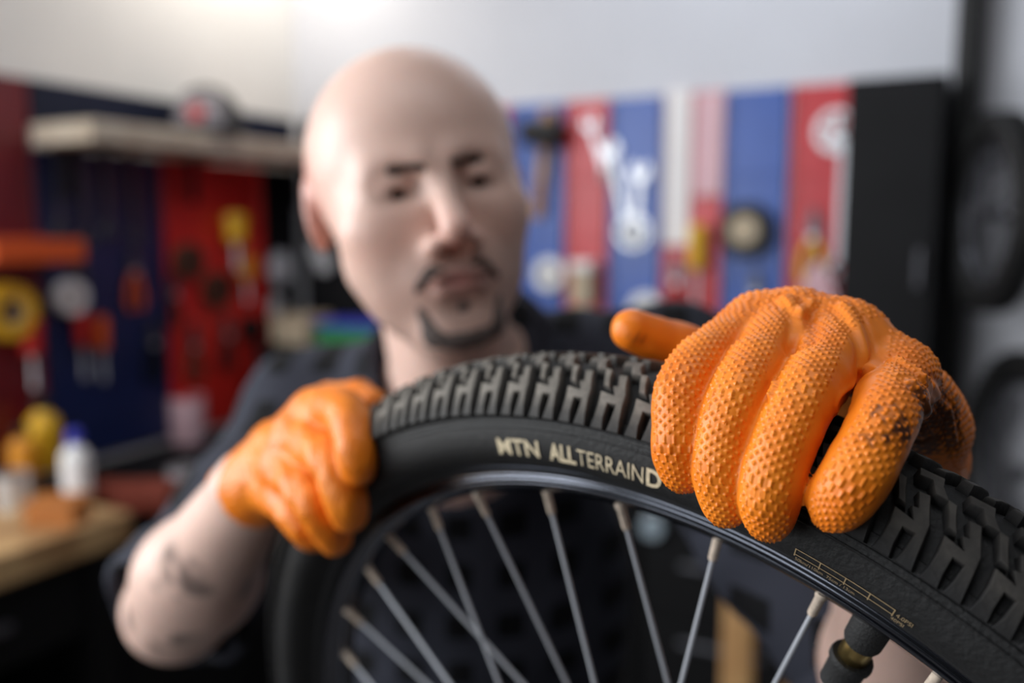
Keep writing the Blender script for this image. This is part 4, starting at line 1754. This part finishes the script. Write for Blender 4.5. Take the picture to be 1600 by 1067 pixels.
# right wall
e_ = empty('rubber_mallet', place(MR, 852, 262, OFF, .12) @ Matrix.Scale(1.25, 4))
MB().tube([(0, -.016, .07), (0, -.016, -.03), (0, -.016, -.13)], [.012, .014, .016], 12).build('handle', m_hwood, e_, None, True)
MB().lathe([(.030, -.055), (.034, -.05), (.034, .05), (.030, .055)], (0, -.034, .085), 'x', 20).build('head', m_blk, e_, None, True)
MB().lathe([(.018, 0), (.02, .004), (.018, .03)], (0, -.016, .118), 'z', 14).build('wedge_cap', m_hwood, e_, None, True)
tag(e_, "mallet with black rubber head and wooden handle by the man's ear", 'mallet')
spanner('spanner', .20, .026, place(MR, 936, 232, OFF, -.35), 'silver spanner hanging aslant on the narrow red panel')
spanner('spanner', .30, .034, place(MR, 968, 296, OFF, -.25), 'long silver spanner across the edge of the blue panel')
spanner('spanner', .24, .036, place(MR, 996, 318, OFF, .08), 'broad silver spanner upright on the blue panel')
chainring(place(MR, 990, 362, OFF), .055, 24, 'pale silver chainring below the silver spanners')
o = MB().box((0, -.003, 0), (.078, .003, .47), .001).build('sheet', m_pale)  # flat card standing for light glaring on the glossy red panel
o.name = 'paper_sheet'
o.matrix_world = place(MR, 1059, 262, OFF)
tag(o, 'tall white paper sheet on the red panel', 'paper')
o = MB().box((0, -.003, 0), (.085, .003, .30), .001).build('paper_sheet', m_pnk)  # pink card painted as the fading part of that glare
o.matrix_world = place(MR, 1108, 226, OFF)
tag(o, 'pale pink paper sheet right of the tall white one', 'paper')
screwdriver(place(MR, 1092, 420, OFF), .27, .028, m_yel, 'screwdriver with fat yellow handle under the pink sheet')
e_ = empty('caster_wheel', place(MR, 1167, 360, OFF))
MB().lathe([(.045, -.04), (.070, -.043), (.080, -.036), (.082, -.02), (.080, -.006), (.070, 0), (.045, -.002)], (0, 0, 0), 'y', 30, True).build('rubber_tyre', m_blk, e_, None, True)
MB().lathe([(.010, -.048), (.040, -.046), (.044, -.042), (.044, -.040)], (0, 0, 0), 'y', 26, True).build('hub_disc', m_beige, e_, None, True)
tag(e_, 'small black rubber wheel with beige hub on the blue panel', 'wheel')
pliers(place(MR, 1270, 385, OFF), .22, m_yel, 'pliers with yellow handles on the last red panel')
chainring(place(MR, 1308, 205, OFF), .062, 26, 'silver chainring high on the last red panel')
spanner('spanner', .40, .032, place(MR, 1314, 318, OFF), 'longest silver spanner at the edge of the black locker')
e_ = empty('cloth_rag', place(MR, 1278, 452, OFF))
V, Fc = [], []
for i in range(13):
    for j in range(11):
        u_, v_ = i / 12 - .5, j / 10
        V.append((u_ * (.05 + .10 * v_), -.018 - .012 * math.sin(u_ * 26) * v_ - .004, .07 - .17 * v_ + .012 * math.cos(u_ * 9)))
for i in range(12):
    for j in range(10):
        Fc.append((i * 11 + j, i * 11 + j + 1, i * 11 + 12 + j, i * 11 + 11 + j))
rg = MB().add(V, Fc).build('cloth', m_pnk, e_, None, True)
rg.modifiers.new('thickness', 'SOLIDIFY').thickness = .003
MB().lathe([(.008, -.03), (.008, 0)], (0, 0, .072), 'y', 10).build('peg', m_steel, e_, None, True)
tag(e_, 'pale pink rag hanging on a peg behind the right glove', 'rag')
carton(place(MR, 912, 476, .058), .065, .07, .14, m_beige, 'small grey-beige box on the narrow red panel', rim=m_whi)
roll(place(MR, 862, 428, OFF), .052, .022, .03, m_whi, m_beige, "white tape roll beside the man's cheek")
roll(place(MR, 1012, 484, OFF), .055, .022, .03, m_whi, m_beige, 'white tape roll left of the glove thumb')
pliers(place(MR, 1058, 452, OFF), .20, m_redp, 'pliers with dark red handles below the white sheet')
pliers(place(MR, 1180, 470, OFF), .18, m_bl2, 'pliers with blue handles under the black rubber wheel')
for i, (px, py) in enumerate(((498, 392), (508, 412))):
    chainring(place(MR, px, py, OFF + .01 * i), .042 - .006 * i, 18, ('silver cog on the black panel just left of his ear', 'smaller silver cog hanging over the larger one by his ear')[i], disc=True)

# black locker, post, hanging wheel and what stands to their right
e_ = empty('locker', MR @ Matrix.Translation((lx(MR, 1398, 400, .02), -.12, 0)))
MB().box((0, 0, .985), (.235, .22, 1.95), .006).build('body', m_black, e_)
for zz, hh in ((1.48, .92), (.55, .88)):
    d_ = MB().box((0, -.116, zz), (.215, .012, hh), .004).build('door', m_black, e_)
    MB().box((.075, -.128, zz), (.014, .014, .10), .004).build('handle', m_dsteel, d_)
tag(e_, 'narrow black steel locker right of the tool panels', 'locker')
pc = on(MR, 1462, 300, .07)
pc.x = max(pc.x, lx(MR, 1398, 400, .02) + .155)
e_ = empty('pipe', MR @ Matrix.Translation((pc.x, pc.y, 0)))
MB().lathe([(.034, 0), (.034, ROOM_H)], seg=20).build('tube', m_blk, e_, None, True)
for zz in (.8, 1.85, 2.6):
    MB().box((0, .04, zz), (.10, .10, .03), .004).build('bracket', m_black, e_)
tag(e_, 'black vertical pipe running up the wall beside the locker', 'pipe')


def old_wheel(mw, R, r, label):
    e_ = empty('hanging_wheel', mw)
    ty = MB().torus(R, r, (0, 0, 0), 'x', 56, 12).build('tyre', m_blk, e_, None, True)
    for i in range(56):
        a = 2 * math.pi * i / 56
        MB().box((0, 0, 0), (r * 1.7, .016, .010), .002).build('knob', m_blk, ty, Matrix.Rotation(a, 4, 'X') @ Matrix.Translation((0, 0, R + r)))
    MB().torus(R - r * 1.05, .010, (0, 0, 0), 'x', 56, 8).build('rim', m_dsteel, e_, None, True)
    MB().lathe([(.02, -.04), (.028, -.035), (.014, -.02), (.014, .02), (.028, .035), (.02, .04)], (0, 0, 0), 'x', 16).build('hub', m_dsteel, e_, None, True)
    for i in range(24):
        a = 2 * math.pi * i / 24
        s_ = .03 if i % 2 else -.03
        MB().tube([(s_, .022 * math.cos(a + .9), .022 * math.sin(a + .9)), (0, (R - r) * math.cos(a), (R - r) * math.sin(a))], .0016, 5).build('spoke', m_dsteel, e_)
    return tag(e_, label, 'wheel')


wpos = Vector(at(1550, 333, 2.12))
hwm = old_wheel(Matrix.Translation(wpos) @ Matrix.Rotation(math.radians(-3), 4, 'Z') @ MR.to_3x3().to_4x4() @ Matrix.Rotation(math.radians(22), 4, 'Z'), .200, .032, 'dark wheel hanging edge-on from a wall hook at the right edge')
hk = MRi @ wpos
e_ = empty('wall_hook', MR @ Matrix.Translation((hk.x, 0, hk.z + .172)))
MB().box((0, -.006, 0), (.04, .012, .10), .003).build('plate', m_dsteel, e_)
MB().tube([(0, -.005, -.02), (0, hk.y * .5, -.02), (0, hk.y, -.005), (0, hk.y - .03, .02)], .007, 8).build('hook', m_dsteel, e_, None, True)
tag(e_, 'steel hook carrying the dark wheel at the right edge', 'hook')
GCH = .70                                                     # height of the grey cabinet it stands on
lw = on(MR, 1606, 726, .30)
old_wheel(MR @ Matrix.Translation((lw.x, -.30, GCH + .297)) @ Matrix.Rotation(math.radians(24), 4, 'Z'), .258, .034, 'dark wheel standing on the grey cabinet behind the right glove')
chainring(place(MR, 1490, 222, .03), .05, 22, 'silver cog on the wall between the pipe and the hanging wheel')

# cabinets along the right wall
m_cab = mat('cabinet_black', srgb(15, 15, 17), 0.6, spec=.2, noise=.15)
CABZ = 1.17
LOCX = lx(MR, 1398, 400, .02)
xs = np.linspace(lx(MR, 480) + .05, LOCX - .125, 5)
where = ["behind the man's right shoulder", "behind the man's chest", 'behind the top of the held wheel', 'behind the right glove']
for i in range(4):
    x0, x1 = xs[i], xs[i + 1]
    e_ = empty('tool_cabinet', MR @ Matrix.Translation(((x0 + x1) / 2, -.19, 0)))
    w = x1 - x0 - .008
    MB().box((0, 0, CABZ / 2), (w, .36, CABZ), .005).build('body', m_cab, e_)
    for k_ in range(5):
        zc = .14 + k_ * .225
        d_ = MB().box((0, -.184, zc), (w - .03, .014, .205), .004).build('drawer', m_cab, e_)
        MB().box((0, -.197, zc + .06), (w * .5, .012, .014), .004).build('handle', m_dsteel, d_)
    tag(e_, 'black steel tool cabinet ' + where[i], 'cabinet', 'black cabinets along the right wall')
carton(MR @ Matrix.Translation((on(MR, 562, 480, .2).x, -.2, CABZ)), .26, .16, .09, m_grn, "green box on the cabinet beside the man's neck", rim=m_bl2)
carton(MR @ Matrix.Translation((on(MR, 470, 480, .2).x, -.2, CABZ)), .16, .14, .10, m_beige, "beige box on the cabinet above the man's shoulder")
# grey cabinet in the right corner of the view
e_ = empty('steel_cabinet', MR @ Matrix.Translation((lx(MR, 1398, 400, .02) + .155 + .04 + .26, -.22, 0)))
m_gcab = mat('grey_steel', srgb(70, 72, 78), 0.5, noise=.1)
MB().box((0, 0, GCH / 2), (.50, .38, GCH), .006).build('body', m_gcab, e_)
for s_ in (-1, 1):
    d_ = MB().box((s_ * .12, -.196, GCH / 2), (.232, .014, GCH - .06), .004).build('door', m_gcab, e_)
    MB().box((s_ * .02, -.21, .42), (.012, .014, .12), .004).build('handle', m_steel, d_)
tag(e_, 'grey steel cabinet under the hanging wheel', 'cabinet')

# padlock on a drawer of the cabinet, glimpsed under the rim
e_ = empty('padlock', place(MR, 1021, 822, .395))
MB().lathe([(.030, -.020), (.033, -.016), (.033, -.004), (.030, 0)], (0, 0, 0), 'y', 24).build('body', mat('pale_enamel', srgb(150, 164, 174), .3), e_, None, True)
MB().tube([(-.018, -.010, .02), (-.018, -.010, .045), (-.009, -.010, .056), (.009, -.010, .056), (.018, -.010, .045), (.018, -.010, .02)], .005, 8).build('shackle', m_chrome, e_, None, True)
tag(e_, 'round pale padlock seen just under the rim of the held wheel', 'padlock')

# wooden trestle glimpsed through the spokes
t0 = at(1157, 905, 1.9)
e_ = empty('wooden_trestle', Matrix.Translation((t0[0], t0[1], 0)) @ Matrix.Rotation(-.35, 4, 'Z'))
for xx, hh in ((0, t0[2]), (.135, t0[2] - .07)):
    MB().box((xx, 0, hh / 2), (.066, .045, hh), .012).build('post', m_hwood, e_)
MB().box((.067, 0, .45), (.20, .03, .06), .004).build('crossbar', m_hwood, e_)
for xx in (0, .135):
    MB().box((xx, 0, .025), (.07, .40, .05), .006).build('foot', m_hwood, e_)
tag(e_, 'wooden trestle posts seen through the spokes of the held wheel', 'trestle')

# ---- left wall: shelf, cap, tools
sx0, sx1 = on(ML, 132, 200, .24).x, -.03
SZ = on(ML, 300, 207, .24).z
e_ = empty('wooden_shelf', ML @ Matrix.Translation(((sx0 + sx1) / 2, -.145, SZ)))
MB().box((0, 0, -.028), (sx1 - sx0, .24, .056), .006).build('board', m_shelf, e_)
for xx in (-.45, 0, .5):
    MB().prism([(xx - .012, -.056), (xx + .012, -.056), (xx + .012, -.20), (xx - .012, -.20)], .09, .10).build('bracket_plate', m_black, e_)
    MB().box((xx, .0, -.062), (.024, .20, .012), .002).build('bracket_arm', m_black, e_)
MB().box((lx(ML, 50) / 2 - .015 - (sx0 + sx1) / 2, .137, (PZ - SZ) / 2), (-lx(ML, 50) - .03, .014, PZ - SZ), .002).build('backboard', mat('backboard_navy', srgb(22, 28, 50), .6, spec=.2, noise=.2), e_)
tag(e_, 'pale wooden shelf with the cap on it above the tools', 'shelf')
cm = ML @ Matrix.Translation((on(ML, 326, 170, .13).x, -.125, SZ + .002))
e_ = empty('baseball_cap', cm @ Matrix.Rotation(math.radians(-62), 4, 'Z') @ Matrix.Scale(1.25, 4))
pr = [(.092 * math.cos(t) ** .8 if t < 1.55 else .004, .005 + .125 * math.sin(t)) for t in np.linspace(0, 1.56, 12)]
cr = MB().lathe(pr, (0, 0, 0), 'z', 28, True).build('crown', m_blk, e_, None, True)
V, Fc = [], []
for i in range(13):
    a = math.radians(200 + 140 * i / 12)
    for k_ in range(5):
        rr = .088 + .075 * k_ / 4 * math.sin(math.radians(180 * (i / 12)) * .9 + .14)
        V.append((rr * math.cos(a), rr * math.sin(a), .012 - .010 * (k_ / 4) ** 2 + .006 * (1 - abs(i - 6) / 6)))
for i in range(12):
    for k_ in range(4):
        Fc.append((i * 5 + k_, i * 5 + k_ + 1, i * 5 + 6 + k_, i * 5 + 5 + k_))
br = MB().add(V, Fc).build('brim', m_blk, e_, None, True)
br.modifiers.new('thickness', 'SOLIDIFY').thickness = .004
V, Fc = [], []
for i in range(9):
    a = math.radians(228 + 84 * i / 8)
    for k_ in range(6):
        t = .15 + .75 * k_ / 5
        rr = .0945 * math.cos(t) ** .8
        V.append((rr * math.cos(a), rr * math.sin(a), .006 + .127 * math.sin(t)))
for i in range(8):
    for k_ in range(5):
        Fc.append((i * 6 + k_, i * 6 + k_ + 1, i * 6 + 7 + k_, i * 6 + 6 + k_))
fp = MB().add(V, Fc).build('front_patch', mat('cap_white', srgb(150, 144, 150), .8, noise=.3, nscale=60), e_, None, True)
MB().lathe([(.022, -.004), (.022, 0)], (0, -.0905, .055), 'y', 20).build('red_emblem', m_redp, fp)
MB().lathe([(.008, .126), (.009, .130), (.004, .134)], seg=12).build('button', m_blk, e_, None, True)
tag(e_, 'dark baseball cap with pale front patch on the wooden shelf', 'cap')

LOFF = .019
for i, (px, py, L, w, sp_, lb) in enumerate(((92, 292, .26, .024, .05, 'dull grey spanner, first from the left on the wide blue panel'),
                                             (128, 300, .30, .026, -.03, 'dull grey spanner, second from the left on the wide blue panel'),
                                             (165, 296, .27, .026, .02, 'dull grey spanner, third from the left on the wide blue panel'),
                                             (206, 304, .28, .022, -.04, 'dull grey spanner next to the bright red panel'))):
    spanner('spanner', L, w, place(ML, px, py, LOFF, sp_), lb, m_dsteel, 'grey spanners on the left wall')
pliers(place(ML, 118, 412, LOFF), .16, m_dsteel, 'plain grey pliers below the grey spanners')
o_ = on(ML, 42, 392, .09)
e_ = empty('storage_tray', ML @ Matrix.Translation((o_.x, -.085, o_.z - .03)))
MB().box((0, 0, .004), (.26, .13, .008), .002).build('base', m_org, e_)
for (c_, d_) in (((0, -.063, .03), (.26, .006, .06)), ((0, .063, .03), (.26, .006, .06)), ((-.127, 0, .03), (.006, .13, .06)), ((.127, 0, .03), (.006, .13, .06))):
    MB().box(c_, d_, .002).build('side', m_org, e_)
MB().box((0, .066, .05), (.2, .014, .03), .002).build('hanger', m_org, e_)
tag(e_, 'orange plastic tray hung on the wall at the left edge', 'tray')
roll(place(ML, 4, 486, .03), .075, .036, .045, m_yel, m_beige, 'thick yellow tape roll at the left edge')
roll(place(ML, 105, 464, LOFF), .050, .020, .03, m_whi, m_beige, 'white tape roll below the grey pliers')
pliers(place(ML, 207, 436, LOFF), .19, m_org, 'pliers with orange handles under the grey spanners')
MB_ = None
screwdriver(place(ML, 356, 378, LOFF), .20, .040, m_yel, 'stubby screwdriver with bright yellow handle on the red panel')
screwdriver(place(ML, 376, 436, LOFF), .17, .030, m_amb, 'small amber screwdriver below the yellow one')
roll(place(ML, 290, 408, LOFF), .058, .026, .03, m_brown, m_blk, 'dark brown tape roll on the bright red panel')
roll(place(ML, 335, 452, LOFF), .060, .030, .03, m_brown, m_black, 'second dark brown roll, lower down beside the amber screwdriver')
chainring(place(ML, 436, 420, LOFF), .068, 28, 'large pale chainring on the black corner panel', disc=True)
chainring(place(ML, 430, 478, LOFF), .042, 18, 'small steel cog under the large pale chainring', disc=True)
screwdriver(place(ML, 152, 545, LOFF), .20, .022, m_org, 'screwdriver with orange handle low on the wide blue panel')
screwdriver(place(ML, 122, 540, LOFF), .20, .022, m_redp, 'screwdriver with red handle low on the wide blue panel')
screwdriver(place(ML, 40, 552, LOFF), .20, .030, m_redp, 'screwdriver with fat red handle near the left edge')
pliers(place(ML, 300, 552, LOFF), .20, m_brown, 'pliers with brown handles low on the bright red panel')
pliers(place(ML, 236, 548, LOFF), .20, m_black, 'pliers with black handles between the blue and red panels')

pliers(place(ML, 268, 470, LOFF), .17, m_blk, 'black-handled pliers under the dark brown tape roll')
pliers(place(ML, 352, 535, LOFF), .19, m_blk, 'black-handled pliers at the bottom of the bright red panel, near the corner')
roll(place(ML, 388, 512, LOFF), .045, .020, .03, m_blk, m_black, 'small black tape roll low on the bright red panel')

# ---- workbench and what lies on it
bx1 = (MLi @ onz(212, 800, BENCH_H)).x
e_ = empty('workbench', ML @ Matrix.Translation((bx1 - 1.0, -.30, 0)))
MB().box((0, 0, BENCH_H - .035), (2.0, .60, .07), .006).build('worktop', m_wood, e_)
for xx in (-.93, .93):
    for yy in (-.24, .24):
        MB().box((xx, yy, (BENCH_H - .07) / 2), (.08, .08, BENCH_H - .07), .005).build('leg', m_cab, e_)
MB().box((0, .0, .22), (1.8, .5, .03), .004).build('lower_shelf', m_cab, e_)
for k_ in range(3):
    d_ = MB().box((-.62 + k_ * .62, -.25, BENCH_H - .17), (.58, .03, .18), .004).build('drawer', m_cab, e_)
    MB().box((-.62 + k_ * .62, -.272, BENCH_H - .17), (.18, .014, .02), .004).build('handle', m_dsteel, d_)
tag(e_, 'workbench with a thick pale wooden top at the lower left', 'workbench')
e_ = empty('base_cabinet', ML @ Matrix.Translation(((bx1 - .03) / 2 + .005, -.26, 0)))
bw = -bx1 - .43
e_.matrix_world = ML @ Matrix.Translation((bx1 + .01 + bw / 2, -.26, 0))
MB().box((0, 0, .44), (bw, .50, .88), .006).build('body', m_cab, e_)
for k_ in range(2):
    d_ = MB().box(((-.25 + .5 * k_) * bw, -.256, .45), (bw * .48, .014, .80), .004).build('door', m_cab, e_)
    MB().box(((-.05 + .1 * k_) * bw, -.27, .55), (.012, .014, .12), .004).build('handle', m_dsteel, d_)
tag(e_, 'low black cabinet between the workbench and the corner', 'cabinet')


def bt(px, py, z=BENCH_H):
    return Matrix.Translation(onz(px, py, z))


bottle(onz(122, 782, BENCH_H), .175, .032, m_whi, m_bl2, 'white bottle with blue cap standing on the workbench', m_pale)
tin(bt(22, 795), .038, .085, m_chrome, m_dsteel, 'shiny steel tin on the workbench at the left edge')
carton(bt(92, 815), .11, .09, .055, mat('ochre_card', srgb(176, 106, 44), .7, noise=.15), 'low ochre box in front of the white bottle')
bottle(onz(72, 735, BENCH_H), .21, .042, m_yel, m_blk, 'fat yellow bottle at the back of the workbench', m_yel)
bottle(onz(38, 752, BENCH_H), .15, .034, m_amb, m_blk, 'small amber bottle left of the fat yellow one', m_amb)
CZ = .88
carton(bt(212, 792, CZ), .20, .09, .06, mat('rust_card', srgb(120, 44, 24), .7, noise=.2), 'flat rust-red box on the low black cabinet')
tin(bt(287, 775, CZ), .036, .075, m_steel, m_dsteel, 'round grey steel tin on the low black cabinet')
tin(bt(295, 690, CZ), .055, .15, m_pnk, m_redp, 'tall pink tin at the back of the low cabinet')
tin(bt(352, 650, CZ), .050, .15, m_beige, m_whi, "beige tin at the back of the low cabinet near the man's shoulder")
